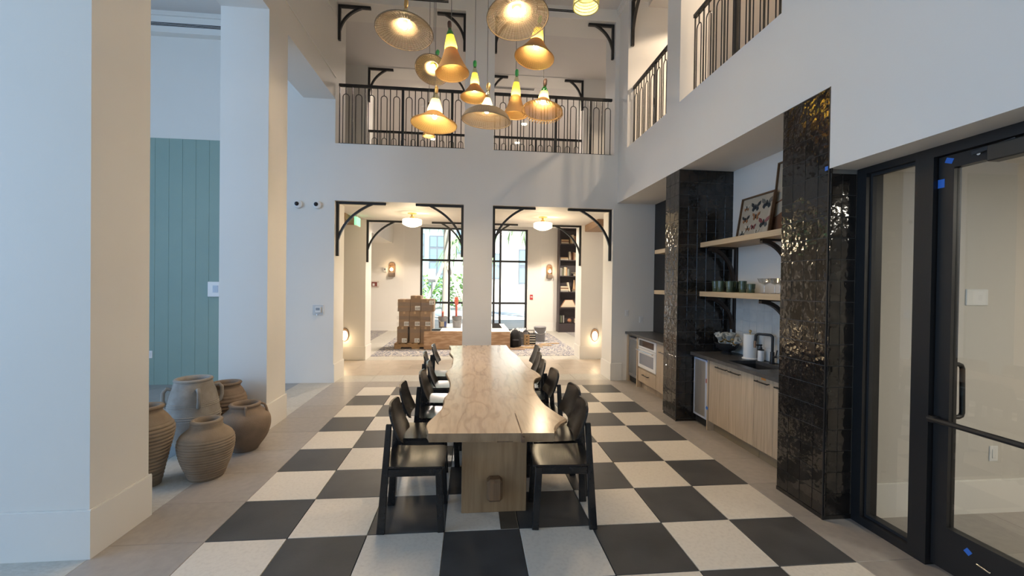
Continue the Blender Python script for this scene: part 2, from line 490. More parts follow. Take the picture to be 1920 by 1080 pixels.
baseboards('baseboard_left', [(XL2 - t, XL + t, -0.112 - t, -0.112), (XL, XL + t, -0.112, 0.345 + t), (XL2 - t, XL, .345, .345 + t), (XL2 - t, XL2, -.112, .345),
                              (XL2 - t, XL + t, 2.055 - t, 2.055), (XL, XL + t, 2.055, 2.525 + t), (XL2 - t, XL, 2.525, 2.525 + t), (XL2 - t, XL2, 2.055, 2.525)], h=.29)
baseboards('baseboard_far', [(XL, XL + t, YF, YF2 + t), (4.10 - t, 4.10, YF - t, YF2 + t), (4.10, XR + .12, YF - t, YF), (1.52 - t, 2.01 + t, YF - t, YF), (1.52 - t, 1.52, YF, YF2), (2.01, 2.01 + t, YF, YF2)], h=.30)
baseboards('baseboard_middle', [(-1.07, XL + t, YS - t, YS), (XL, XL + t, YS, YS2), (4.10 - t, 4.68 + t, YS - t, YS), (4.10 - t, 4.10, YS, YS2), (4.68, 4.68 + t, YS, YS2), (1.52 - t, 2.01 + t, YS - t, YS)], h=.29)

# ---- side room beyond the colonnade
mb = MB()
mb.box(-6.3, -6.1, -12.0, -5.2, 0, 6.0); mb.box(-6.3, -6.1, 1.4, YF, 0, 6.0); mb.box(-6.3, -6.1, -5.2, 1.4, 0, .4); mb.box(-6.3, -6.1, -5.2, 1.4, 4.6, 6.0)
struct('wall_side_room', mb, PAINT)
mb = MB(); mb.box(-6.1, XL2, -12.0, YF, 5.80, 5.95)
struct('ceiling_side_room', mb, CEIL)
panel = MB(); panel.box(-6.1, -2.1, YF - .012, YF, 0, 3.86)
panel = struct('wall_panelling', panel, mat('teal_panel_gap', (0.24, 0.34, 0.31), 0.6))
xs = [-6.1, -5.45, -4.80, -4.15, -3.66, -3.46, -3.267, -3.064, -2.868, -2.67, -2.472, -2.27, -2.10]
for a, b in zip(xs, xs[1:]):
    m = MB(); m.box(a + .0008, b - .0008, YF - .03, YF - .012, 0.0, 3.86, 0.002)
    part('board', m, TEAL, panel)
m = MB()                                    # stepped cornice with the slot diffuser
m.box(-6.1, XL2, YF - .10, YF, 5.455, 5.80)
m.box(-6.1, XL2, YF - .125, YF - .10, 5.455, 5.475); m.box(-6.1, XL2, YF - .135, YF - .10, 5.715, 5.735); m.box(-6.1, XL2, YF - .118, YF - .10, 5.745, 5.76)
struct('trim_3', m, PAINT2)
v = thing('slot_diffuser', 'long dark slotted air diffuser in the cornice above the teal panelling', 'vent', (-3.0, YF - .10, 5.588))
m = MB(); m.box(-2.8, 1.85, -.006, 0, -.034, .034); part('frame', m, WHITE, v)
for k in (-.019, 0, .019):
    m = MB(); m.box(-2.78, 1.83, -.009, -.006, k - .006, k + .006); part('slot', m, BLACKP, v)
m = MB(); m.lathe([(0.0, -.012), (.13, -.012), (.15, 0)], n=28)
solo('ceiling_speaker', m, mat('grey_grille', (0.33, 0.36, 0.38), 0.6), 'round grey flush speaker grille in the ceiling of the side room', 'speaker', loc=(-1.72, 3.35, 5.80), smooth=True)

# ---- right side: gallery wall, soffits, recesses
mb = MB()
mb.box(XR, 4.52, -12.0, 0.44, 2.50 if False else ZG, ZC)      # solid upper wall towards the camera
mb.box(XR, 4.52, 2.15, 2.50, ZG, ZC)
mb.box(XR, 4.95, 3.90, YF, ZG, ZC)
mb.box(XR, 4.52, 0.44, 3.90, 6.30, ZC)
mb.box(XR, 4.95, -0.05, YF, 3.08, ZG)
mb.box(XR, 4.95, -12.0, -0.05, 2.50, ZG)
wall_right = struct('wall_right', mb, PAINT)
mb = MB(); mb.box(4.95, 8.9, 0, YF2, 3.85, ZG)
struct('floor_gallery', mb, T_TAUPE)
mb = MB(); mb.box(4.87, 5.0, .35, YF, 0, 3.08)
wall_kitchen = struct('wall_kitchen', mb, PAINT)
mb = MB(); mb.box(4.855, 4.87, 2.46, YF, 0.80, 3.08); struct('wall_kitchen_panel', mb, BLACKP)
mb = MB(); mb.box(4.50, 7.6, -.05, .05, 0, 2.72); mb.box(7.5, 7.6, -5.0, -.05, 0, 2.72); mb.box(4.17, 7.6, -5.1, -5.0, 0, 2.72)
struct('wall_office', mb, mat('office_wall_paint', (0.64, 0.61, 0.56), 0.6, spec=.3))
mb = MB(); mb.box(4.95, 7.6, -5.1, .05, 2.60, 2.72); struct('ceiling_office', mb, CEIL)
baseboards('baseboard_office', [(4.52, 7.5, -.064, -.05), (7.486, 7.5, -5, -.05)], h=.25)
mb = MB(); mb.box(XR, 4.30, -12.0, -1.75, 0, 2.50); struct('wall_right_near', mb, PAINT)
# wall behind the photographer with two tall window openings
mb = MB()
mb.box(-6.3, -5.5, -12.1, -11.9, 0, 6.4); mb.box(-1.7, -.3, -12.1, -11.9, 0, 6.4); mb.box(3.9, 4.95, -12.1, -11.9, 0, 6.4)
mb.box(-5.5, -1.7, -12.1, -11.9, 0, .35); mb.box(-.3, 3.9, -12.1, -11.9, 0, .35)
mb.box(-5.5, -1.7, -12.1, -11.9, 4.65, 6.4); mb.box(-.3, 3.9, -12.1, -11.9, 5.05, 6.4)
struct('wall_back', mb, PAINT)
mb = MB(); mb.box(-7, 6, -19, -12.1, 5.3, 5.5); struct('sun_block_roof', mb, CEIL)  # unseen roof added to keep the sun out of the back windows

# ---- glazed tile pillars
def tile_grid(parent, origin, udir, normal, ncol, nrow, cw, ch, m, z0=0.0, name='tile', th=0.008, skip=None, gap=0.003, widths=None):
    """individual tiles on a vertical face; each one a little out of true like hand-made tile"""
    u = Vector(udir); n = Vector(normal); zz = Vector((0, 0, 1))
    rot = Matrix((u, zz, n)).transposed()
    ws = widths or [cw] * ncol
    a = 0
    for i in range(ncol):
        key = ('g', round(ws[i], 4), round(ch, 4), m.name)
        if key not in _mat_cache:
            b = MB(); b.box(-ws[i] / 2 + gap / 2, ws[i] / 2 - gap / 2, -ch / 2 + gap / 2, ch / 2 - gap / 2, -th, th * .4, 0.0012)
            me = b.mesh(name); me.materials.append(m); _mat_cache[key] = me
        for j in range(nrow):
            if skip and skip(i, j): continue
            o = bpy.data.objects.new(name, _mat_cache[key]); COL.objects.link(o)
            o.parent = parent
            c = Vector(origin) + u * (a + ws[i] / 2) + zz * (z0 + ch * (j + .5)) + n * (th * .5)
            wob = Matrix.Rotation(R.gauss(0, .006), 3, 'X') @ Matrix.Rotation(R.gauss(0, .006), 3, 'Y')
            o.matrix_local = Matrix.Translation(c) @ (rot @ wob).to_4x4()
        a += ws[i]
RH = 0.1525
mb = MB(); mb.box(XR + .012, 4.87, 2.127, 2.468, 0, 3.08)
pa = struct('pillar', mb, TGROUT)
tile_grid(pa, (XR + .012, 2.48, 0), (0, -1, 0), (-1, 0, 0), 3, 20, .12, RH, ZEL, z0=.03)
tile_grid(pa, (XR + .004, 2.127, 0), (1, 0, 0), (0, -1, 0), 6, 20, .125, RH, ZEL, z0=.03, widths=[.118, .118, .118, .118, .118, .11])
mb = MB(); mb.box(XR + .004, 4.87, 2.119, 2.46, 0, .028); part('plinth_tile', mb, ZEL, pa)
mb = MB(); mb.box(XR + .012, 4.87, -.045, .40, 0, 3.08)
pb = struct('pillar', mb, TGROUT)
tile_grid(pb, (XR + .012, .405, 0), (0, -1, 0), (-1, 0, 0), 4, 20, .12, RH, ZEL, z0=.03, widths=[.118, .122, .12, .118])
tile_grid(pb, (XR + .004, -.045, 0), (1, 0, 0), (0, -1, 0), 2, 16, .11, RH, ZEL, z0=.03, widths=[.105, .11])
mb = MB(); mb.box(XR + .002, 4.40, -.055, .405, 0, .028); part('plinth_tile', mb, ZEL, pb)
mb = MB(); mb.box(XR - .001, XR + .012, -.058, -.048, 0, 3.08); part('edge_strip', mb, BLACKM, pb)
mb = MB(); mb.box(XR - .001, XR + .010, 2.117, 2.125, 0, 3.08); part('edge_strip', mb, BLACKM, pa)
# white glazed splashback behind the sink
mb = MB(); mb.box(4.862, 4.87, .41, 2.119, .86, 1.53)
sp = struct('wall_splashback', mb, mat('white_grout', (.62, .62, .60), .8))
tile_grid(sp, (4.862, 2.119, 0), (0, -1, 0), (-1, 0, 0), 14, 5, .122, .134, ZELW, z0=.86, th=.006)

# ---- painted walls need electrical plates
def plate(loc, rz, label, kind='outlet', s=1.0):
    o = thing(kind + '_plate', label, kind, loc, rz)
    m = MB(); m.box(-.036 * s, .036 * s, -.006, 0, -.058 * s, .058 * s, .004); part('cover', m, WHITE, o)
    m = MB(); m.box(-.017 * s, .017 * s, -.010, -.006, -.034 * s, .034 * s, .002); part('insert', m, OFFW, o)
    return o
plate((4.369, YF, 1.174), 0, 'white switch plate on grey recess wall, the one nearer the doorway', 'switch')
plate((4.631, YF, 1.063), 0, 'white outlet plate on grey recess wall, the one nearer the counter')
plate((-3.327, YF - .03, .479), 0, 'white outlet plate low on the teal panelling beside the big pillar')
plate((5.544, -.05, .439), 0, 'white outlet plate low on the office wall seen through the glass door')
o = thing('control_panel', 'white square control box on the teal panelling beside the second pillar', 'control panel', (-2.37, YF - .03, 1.51))
m = MB(); m.box(-.10, .14, -.035, 0, -.12, .12, .006); part('case', m, WHITE, o)
m = MB(); m.box(-.02, .06, -.038, -.035, -.05, .06); part('screen', m, GREYM, o)
o = thing('thermostat', 'white thermostat under a clear guard on the blue-lit wall', 'thermostat', (-.81, YF, 1.193))
m = MB(); m.box(-.085, .085, -.008, 0, -.085, .085, .004); part('back_plate', m, WHITE, o)
m = MB(); m.box(-.048, .048, -.03, -.008, -.045, .05, .004); part('body', m, WHITE, o)
m = MB(); m.box(-.03, .03, -.032, -.03, -.005, .035); part('display', m, GREYM, o)
m = MB(); m.box(-.075, .075, -.05, -.009, -.08, .08, .006); part('clear_guard', m, glass_mat('clear_guard', (.95, .96, .97), .03), o)
m = MB(); m.tube([(0, -.05, -.085), (0, -.05, -.07)], .012, 10); part('lock', m, CHROME, o)
for k, x in enumerate((-1.131, -.833)):
    o = thing('dome_camera', ('round white dome camera with dark eye on blue-lit wall, farther from the opening', 'round white dome camera with dark eye on blue-lit wall, beside the opening')[k], 'camera', (x, YF, 2.894))
    M = Matrix.Rotation(PI / 2, 4, 'X')
    m = MB(); m.lathe([(.062, 0), (.066, .012), (.060, .04), (.045, .05)], n=24, cap1=True, M=M); part('housing', m, WHITE, o, True)
    m = MB(); m.sphere((-.012, -.045, .006), .035); part('lens_dome', m, mat('black_dome', (.01, .01, .015), .08), o, True)

# ---- wooden boxed beams and bulkhead in the corridor and lobby
m = MB(); m.box(-1.5, -.76, 5.55, 6.40, 2.86, 2.98); struct('beam', m, wood_mat('beam_wood', (.30, .17, .09), (.22, .12, .06), 0))
m = MB(); m.box(4.17, 4.95, 5.45, 6.40, 2.84, 2.98); struct('beam', m, wood_mat('beam_wood_light', (.36, .23, .14), (.28, .17, .1), 1))
m = MB(); m.box(-3.2, -1.02, YS2, 12.0, 3.0, 3.80); struct('bulkhead', m, PAINT)

# ---- lobby: end wall with storefront windows
YW = 12.0
m = MB()
m.box(-3.4, -.09, YW, YW + .2, 0, 3.80); m.box(3.64, 6.15, YW, YW + .2, 0, 3.80); m.box(7.4, 9, YW, YW + .2, 0, 3.80)
m.box(-.09, 3.64, YW, YW + .2, 3.58, 3.80); m.box(6.15, 7.4, YW, YW + .2, 3.58, 3.80); m.box(6.15, 7.4, YW, YW + .2, 0, .9)
m.box(-3.4, -3.2, YS2, YW, 0, 3.8); m.box(8.8, 9, 0, YW, 0, 3.8)
wl = struct('wall_lobby', m, PAINT)
m = MB(); m.box(-.66, -.64, YW - .006, YW, 0, 3.8); m.box(4.125, 4.14, YW - .006, YW, 0, 3.8); struct('trim_4', m, PAINT2)
baseboards('baseboard_lobby', [(-3.2, -.1, YW - .016, YW), (3.65, 4.68, YW - .016, YW)], h=.30)
def mullions(win, xs, zs, x0, x1, z0, z1, y, wd=.07, dp=.10):
    for x in xs:
        m = MB(); m.box(x - wd / 2, x + wd / 2, y, y + dp, z0, z1); part('mullion', m, BLACKM, win)
    xx = sorted([x0] + [x for x in xs if x0 < x < x1] + [x1])
    for z in zs:
        m = MB(); m.box(x0, x1, y + .005, y + dp - .005, z - wd / 2, z + wd / 2); part('transom', m, BLACKM, win)
m = MB(); m.box(-.09, 3.64, YW + .02, YW + .16, 0, .05); m.box(-.09, 3.64, YW + .02, YW + .16, 3.53, 3.58)
win = struct('window_1', m, BLACKM)
mullions(win, (-.055, .90, 1.77, 2.46, 2.68, 3.60), (.975, 2.45), -.09, 3.64, .05, 3.53, YW + .02)
for a, b in ((-.02, .865), (.935, 1.735), (1.805, 2.425), (2.715, 3.565)):
    for c, d in ((.05, .94), (1.01, 2.415), (2.485, 3.53)):
        m = MB(); m.box(a, b, YW + .065, YW + .075, c, d); part('pane', m, PANE, win)
m = MB(); m.box(6.15, 7.4, YW + .02, YW + .16, .9, .95); m.box(6.15, 7.4, YW + .02, YW + .16, 3.53, 3.58)
win = struct('window_2', m, BLACKM)
mullions(win, (6.18, 7.37), (1.5, 2.1, 2.9), 6.15, 7.4, .95, 3.53, YW + .02)
for c, d in ((.95, 1.46), (1.54, 2.06), (2.14, 2.86), (2.94, 3.53)):
    m = MB(); m.box(6.22, 7.33, YW + .065, YW + .075, c, d); part('pane', m, PANE, win)

# ---- rug-like carpet inlays in the lobby floor
def carpet(name, label, x0, x1, y0, y1, m_):
    m = MB(); m.box(x0, x1, y0, y1, -.019, .006)
    return solo(name, m, m_, label, 'carpet')
def rug_mat(name, c1, c2, c3):
    m = bpy.data.materials.new(name); k = NT(m); k.b.inputs['Roughness'].default_value = .95; k.b.inputs['Specular IOR Level'].default_value = .1
    tcn = k.n('ShaderNodeTexCoord'); mp = k.n('ShaderNodeMapping'); mp.inputs['Scale'].default_value = (1, .75, 1)
    k.l(tcn.outputs['Object'], mp.inputs[0])
    nz = k.n('ShaderNodeTexNoise'); nz.inputs['Scale'].default_value = 5.5; nz.inputs['Detail'].default_value = 2; nz.inputs['Distortion'].default_value = 2.2
    k.l(mp.outputs[0], nz.inputs[0])
    wv = k.n('ShaderNodeMath', operation='MULTIPLY'); wv.inputs[1].default_value = 26; k.l(nz.outputs['Fac'], wv.inputs[0])
    sn = k.n('ShaderNodeMath', operation='SINE'); k.l(wv.outputs[0], sn.inputs[0])
    cr = k.n('ShaderNodeValToRGB'); e = cr.color_ramp.elements
    e[0].position = .38; e[0].color = rgb(c1); e[1].position = .62; e[1].color = rgb(c2)
    x = e.new(.8); x.color = rgb(c3)
    mr = k.n('ShaderNodeMapRange'); mr.inputs['From Min'].default_value = -1; k.l(sn.outputs[0], mr.inputs[0]); k.l(mr.outputs[0], cr.inputs[0])
    k.l(cr.outputs[0], k.b.inputs['Base Color'])
    return m
RUG = rug_mat('patterned_carpet', (.17, .18, .23), (.46, .42, .38), (.52, .48, .43))
RUG2 = rug_mat('grey_patterned_carpet', (.27, .26, .27), (.40, .37, .35), (.44, .41, .38))
carpet('carpet', 'blue-grey and cream swirl carpet inlay under the pallet and buckets', -.57, 4.30, 6.84, 11.3, RUG)
carpet('carpet', 'grey patterned carpet strip in front of the lobby wall on the left', -3.2, -1.15, 6.9, 12.0, RUG2)
carpet('carpet', 'grey patterned carpet strip in front of the dark bookcase', 4.95, 8.8, 6.9, 12.0, RUG2)

# ---- doors on the right: sidelight and glazed door in a black frame
XD = 4.42
fr = MB()
fr.box(XD - .03, XD + .10, -.125, -.056, 0, 2.5)
fr.box(XD - .03, XD + .10, -.555, -.45, 0, 2.5)
fr.box(XD - .03, XD + .10, -.45, -.125, 2.455, 2.5); fr.box(XD - .03, XD + .10, -.45, -.125, 0, .055)
fr.box(XD - .03, XD + .10, -1.75, -.555, 2.44, 2.5); fr.box(XD - .03, XD + .10, -1.75, -1.68, 0, 2.44)
dfr = struct('door_1', fr, BLACKM)
m = MB(); m.box(XD + .035, XD + .045, -.45, -.125, .055, 2.455); part('sidelight_pane', m, PANED, dfr)
m = MB()
for a, b, c, d in ((-.14, -.125, .055, 2.455), (-.45, -.435, .055, 2.455), (-.435, -.14, 2.435, 2.455), (-.435, -.14, .055, .075)): m.box(XD + .005, XD + .035, a, b, c, d)
part('glazing_bead', m, BLACKP, dfr)
lf = MB()
lf.box(XD, XD + .05, -.64, -.56, .02, 2.435); lf.box(XD, XD + .05, -1.675, -1.58, .02, 2.435)
lf.box(XD, XD + .05, -1.58, -.64, 2.36, 2.435); lf.box(XD, XD + .05, -1.58, -.64, .02, .27)
leaf = part('door_leaf', lf, BLACKM, dfr)
m = MB(); m.box(XD + .02, XD + .03, -1.58, -.64, .27, 2.36); part('pane', m, PANED, leaf)
xo = XD + .05
m = MB(); m.tube([(xo, -.605, 1.215), (xo + .05, -.605, 1.215), (xo + .068, -.606, 1.208), (xo + .075, -.607, 1.19), (xo + .075, -.611, .93), (xo + .068, -.611, .912), (xo + .05, -.611, .905), (xo, -.611, .905)], .013, 10); part('pull_handle', m, BLACKM, leaf, True)
m = MB(); m.tube([(XD - .035, -.56, .885), (XD - .035, -1.62, .885)], .016, 8); m.box(XD - .045, XD + .005, -.60, -.56, .865, .905, .004); part('push_bar', m, BLACKM, leaf, True)
m = MB(); m.box(XD - .075, XD, -1.12, -.845, 2.33, 2.415, .006); part('door_closer', m, mat('bronze_closer', (.03, .028, .024), .45), leaf)
m = MB(); m.beam((XD - .02, -.93, 2.425), (XD - .045, -.76, 2.40), .012, .018); part('closer_arm', m, BLACKM, leaf)
m = MB(); m.lathe([(.0, .012), (.009, .012), (.012, 0)], n=12, M=Matrix.Translation((XD, -.765, 2.40)) @ Matrix.Rotation(-PI / 2, 4, 'Y')); part('bolt', m, CHROME, leaf, True)
m = MB(); m.tube([(XD, -.80, .165), (XD - .012, -.80, .165), (XD - .012, -.86, .155), (XD, -.86, .155)], .004, 6); part('floor_stop', m, CHROME, leaf)
def tape(x, y, z, s, label, rz=0, nrm='x', rot=0, m_=BTAPE):
    b = MB(); b.box(-.0008, .0008, -s[0] / 2, s[0] / 2, -s[1] / 2, s[1] / 2)
    o = solo('tape_piece', b, m_, label, 'tape'); o.location = (x, y, z); o.rotation_euler = (rot, 0, rz)
tape(XD - .001, -.615, 2.405, (.04, .03), 'blue masking tape on the top rail of the black door', rot=.4)
tape(XD - .001, -.575, 2.28, (.035, .05), 'blue masking tape on the stile of the black door')
tape(XD - .001, -.75, .20, (.03, .03), 'torn blue masking tape on the bottom rail of the black door', rot=.6)
tape(XR - .002, -.035, 2.506, (.025, .03), 'blue masking tape on the edge of the black tiled pillar')
# fittings seen through the office glass
o = thing('wall_plate', 'small pale blank plate on office wall seen through the glass door', 'plate', (5.371, -.05, 1.60))
m = MB(); m.box(-.09, .09, -.01, 0, -.06, .06, .003); part('cover', m, WHITE, o)

# ================================================================== GALLERY RAILINGS
def bar_mesh():
    b = MB(); b.box(-.007, .007, -.007, .007, 0, .925); me = b.mesh('baluster'); me.materials.append(BLACKM); return me
def hoop_mesh(wd=.098):
    b = MB(); r = wd / 2
    pts = [(-r, 0, 0), (-r, 0, .76)] + [(-r * math.cos(a), 0, .80 - r + .01 + r * math.sin(a)) for a in [i * PI / 8 for i in range(0, 9)]] + [(r, 0, .76), (r, 0, 0)]
    b.tube(pts, .007, 4)
    b.box(-.006, .006, -.006, .006, .805, .925)
    me = b.mesh('hoop_baluster'); me.materials.append(BLACKM); return me
BARM, HOOPM = bar_mesh(), hoop_mesh()
def railing(label, p0, p1, pitch=.204, posts=(5,), start=.10, group='iron gallery railings'):
    p0 = Vector((p0[0], p0[1], 0)); p1 = Vector((p1[0], p1[1], 0)); L = (p1 - p0).length
    ang = math.atan2((p1 - p0).y, (p1 - p0).x)
    o = thing('gallery_railing', label, 'railing', (p0.x, p0.y, ZG), ang, group)
    m = MB(); m.box(0, L, -.022, .022, .955, 1.0, .004); part('handrail', m, BLACKM, o)
    m = MB(); m.box(0, L, -.012, .012, .012, .03); part('bottom_rail', m, BLACKM, o)
    n = int((L - start) / pitch)
    k = 0
    x = start
    while x < L - .04:
        link('hoop_baluster', HOOPM, None, o, (x, 0, .03))
        xm = x + pitch / 2
        if xm < L - .02:
            if k + 1 in posts:
                m = MB(); m.box(xm - .02, xm + .02, -.014, .014, 0, .96); part('post', m, BLACKM, o)
            else: link('baluster', BARM, None, o, (xm, 0, .03))
        x += pitch; k += 1
    link('baluster', BARM, None, o, (.012, 0, .03))
    return o
railing('black iron railing with hoop balusters above the left opening of the near screen wall', (-.54, 4.40), (1.515, 4.40), start=.112, posts=(5, 9))
railing('black iron railing with hoop balusters above the right opening of the near screen wall', (2.015, 4.40), (4.075, 4.40), start=.15, posts=(5, 8))
railing('far black hoop railing seen through the left gallery opening', (-.56, 6.50), (1.515, 6.50), start=.12, posts=(5,))
railing('far black hoop railing seen through the right gallery opening', (2.015, 6.50), (4.09, 6.50), start=.12, posts=(5,))
railing('black railing in the narrow gallery opening of the right wall', (4.27, 3.89), (4.27, 2.50), posts=(4,))
railing('black railing in the wide gallery opening at the top right', (4.29, 2.04), (4.29, .445), posts=(4,))

# ================================================================== CORNER BRACKETS
def bracket(label, loc, sx, H=.90, W=.80, rz=0, a=.70, b=.72, t=.040, d=.05, group='black iron corner brackets'):
    """vertical leg at x=0, arm towards +x*sx at the top, curved brace"""
    o = thing('corner_bracket', label, 'bracket', loc, rz, group)
    m = MB(); m.box(min(0, sx * t), max(0, sx * t), -d / 2, d / 2, -H, 0, .003); part('leg', m, BLACKM, o)
    m = MB(); m.box(min(sx * t, sx * W), max(sx * t, sx * W), -d / 2, d / 2, -t, 0, .003); part('arm', m, BLACKM, o)
    m = MB()
    p0 = Vector((sx * t * .6, 0, -H * a)); p2 = Vector((sx * W * b, 0, -t * .6)); c = Vector((sx * W * b * .22, 0, -H * a * .36))
    pts = [((1 - s) ** 2) * p0 + 2 * s * (1 - s) * c + s * s * p2 for s in [i / 12 for i in range(13)]]
    lo = []
    for i, p in enumerate(pts):
        q = (pts[min(i + 1, 12)] - pts[max(i - 1, 0)]).normalized(); nrm = Vector((-q.z, 0, q.x))
        lo.append((p + nrm * .018, p - nrm * .018))
    poly = [(p.x, p.z) for p, _ in lo] + [(q.x, q.z) for _, q in lo[::-1]]
    m.prism(poly, -d * .42, d * .42, axis=1)
    part('brace', m, BLACKM, o)
    return o
yb1, yb2 = YF + .10, YS + .06
B1 = 'black iron corner bracket, '
bracket(B1 + 'at the left jamb of the near left opening', (XL + .002, yb1, ZS), 1)
bracket(B1 + 'on the left side of the near central pillar, ground floor', (1.518, yb1, ZS), -1, H=.88)
bracket(B1 + 'on the right side of the near central pillar, ground floor', (2.012, yb1, ZS), 1, H=.88, W=.74)
bracket(B1 + 'at the right jamb of the near right opening', (4.098, yb1, ZS), -1, W=.78)
bracket(B1 + 'at the left jamb of the far left opening, ground floor', (XL + .002, yb2, ZS), 1)
bracket(B1 + 'on the left side of the far central pillar, ground floor', (1.518, yb2, ZS), -1, W=.72)
bracket(B1 + 'on the right side of the far central pillar, ground floor', (2.012, yb2, ZS), 1, W=.66)
bracket(B1 + 'right jamb of the far right opening before the bookcase', (4.098, yb2, ZS), -1)
bracket(B1 + 'at the upper left corner of the left gallery opening', (XL + .002, yb1, ZH), 1, H=.58, W=.52)
bracket(B1 + 'in the upper right corner of the left gallery opening', (1.518, yb1, ZH), -1, H=.62, W=.48)
bracket(B1 + 'behind the big lamp in the right gallery opening', (2.012, yb1, ZH), 1, H=.62, W=.48)
bracket(B1 + 'in the upper right corner of the right gallery opening', (4.098, yb1, ZH), -1, H=.60, W=.46)
bracket(B1 + 'beyond the far left gallery railing', (XL + .002, yb2, ZH), 1, H=.72, W=.52)
bracket(B1 + 'on the left of the far central gallery pillar', (1.518, yb2, ZH), -1, H=.72, W=.52)
bracket(B1 + 'on the right of the far central gallery pillar', (2.012, yb2, ZH), 1, H=.72, W=.40)
bracket(B1 + 'beyond the far right gallery railing', (4.098, yb2, ZH), -1, H=.66, W=.42)
bracket(B1 + 'on the pier of the right wall gallery opening', (XR + .06, 3.898, 6.298), 1, H=.74, W=.62, rz=-PI / 2)

# ================================================================== LIVE-EDGE TABLE
def wood_top():
    m = bpy.data.materials.new('live_edge_oak'); k = NT(m); b = k.b
    b.inputs['Roughness'].default_value = .24; b.inputs['Specular IOR Level'].default_value = .6; b.inputs['Coat Weight'].default_value = .35; b.inputs['Coat Roughness'].default_value = .16
    tcn = k.n('ShaderNodeTexCoord'); co = tcn.outputs['Object']
    wp = k.n('ShaderNodeTexNoise'); wp.inputs['Scale'].default_value = 1.3; wp.inputs['Detail'].default_value = 3
    k.l(co, wp.inputs[0])
    mp = k.n('ShaderNodeMapping'); mp.inputs['Scale'].default_value = (1.6, .22, 1.0); k.l(co, mp.inputs[0])
    ad = k.n('ShaderNodeMixRGB'); ad.blend_type = 'ADD'; ad.inputs[0].default_value = .35; k.l(mp.outputs[0], ad.inputs[1]); k.l(wp.outputs['Color'], ad.inputs[2])
    n1 = k.n('ShaderNodeTexNoise'); n1.inputs['Scale'].default_value = 3.2; n1.inputs['Detail'].default_value = 2; k.l(ad.outputs[0], n1.inputs[0])
    mu = k.n('ShaderNodeMath', operation='MULTIPLY'); mu.inputs[1].default_value = 30; k.l(n1.outputs['Fac'], mu.inputs[0])
    sn = k.n('ShaderNodeMath', operation='SINE'); k.l(mu.outputs[0], sn.inputs[0])
    mr = k.n('ShaderNodeMapRange'); mr.inputs['From Min'].default_value = -1; k.l(sn.outputs[0], mr.inputs[0])
    fine = k.n('ShaderNodeTexNoise'); fine.inputs['Scale'].default_value = 9; fine.inputs['Detail'].default_value = 8
    mp2 = k.n('ShaderNodeMapping'); mp2.inputs['Scale'].default_value = (5, .5, 5); k.l(co, mp2.inputs[0]); k.l(mp2.outputs[0], fine.inputs[0])
    c1 = k.n('ShaderNodeValToRGB'); e = c1.color_ramp.elements
    e[0].color = rgb((.55, .395, .255)); e[0].position = .0; e[1].color = rgb((.44, .30, .185)); e[1].position = 1.0
    x = e.new(.80); x.color = rgb((.54, .385, .245))
    k.l(mr.outputs[0], c1.inputs[0])
    c2 = k.n('ShaderNodeValToRGB'); e = c2.color_ramp.elements
    e[0].color = rgb((.62, .60, .58)); e[0].position = .30; e[1].color = rgb((1, 1, 1)); e[1].position = .55; k.l(fine.outputs['Fac'], c2.inputs[0])
    mx = k.n('ShaderNodeMixRGB'); mx.blend_type = 'MULTIPLY'; mx.inputs[0].default_value = .55; k.l(c1.outputs[0], mx.inputs[1]); k.l(c2.outputs[0], mx.inputs[2])
    k.l(mx.outputs[0], b.inputs['Base Color'])
    bp = k.n('ShaderNodeBump'); bp.inputs['Strength'].default_value = .008; k.l(fine.outputs['Fac'], bp.inputs['Height']); k.l(bp.outputs[0], b.inputs['Normal'])
    return m
TOPW = wood_top()
outl = [(1.404, -.178), (1.387, -.11), (1.377, -.018), (1.38, .058), (1.413, .171), (1.445, .294), (1.458, .459), (1.451, .642), (1.467, .741), (1.483, .864), (1.480, 1.16), (1.441, 1.387), (1.407, 1.614), (1.422, 1.75), (1.458, 1.954), (1.452, 2.30), (1.443, 2.564), (1.392, 2.85), (1.379, 2.959), (1.389, 3.193), (1.37, 3.40), (1.341, 3.554),
        (2.205, 3.60), (2.215, 3.35), (2.224, 3.133), (2.25, 2.85), (2.285, 2.602), (2.292, 2.157), (2.31, 1.90), (2.330, 1.779), (2.365, 1.635), (2.383, 1.45), (2.37, 1.38), (2.312, 1.33), (2.275, 1.22), (2.247, 1.044), (2.228, .92), (2.224, .794), (2.224, .60), (2.236, .433), (2.262, .30), (2.291, .185), (2.331, .084), (2.322, .05), (2.27, -.01), (2.221, -.098), (2.200, -.165), (2.189, -.215)]
def smooth_poly(p, it=1):
    for _ in range(it):
        q = []
        n = len(p)
        for i in range(n):
            a, b = p[i], p[(i + 1) % n]
            L = math.hypot(a[0] - b[0], a[1] - b[1])
            if L > .7: q.append(a); q.append(b); continue
            q.append((a[0] * .75 + b[0] * .25, a[1] * .75 + b[1] * .25)); q.append((a[0] * .25 + b[0] * .75, a[1] * .25 + b[1] * .75))
        p = q
    return p
outs = smooth_poly(outl, 2)
table = thing('dining_table', 'long live-edge oak slab table on plank legs in the middle of the checkered floor', 'table', (1.83, 1.7, 0))
m = MB()
bm = m.bm
n = len(outs)
rings = []
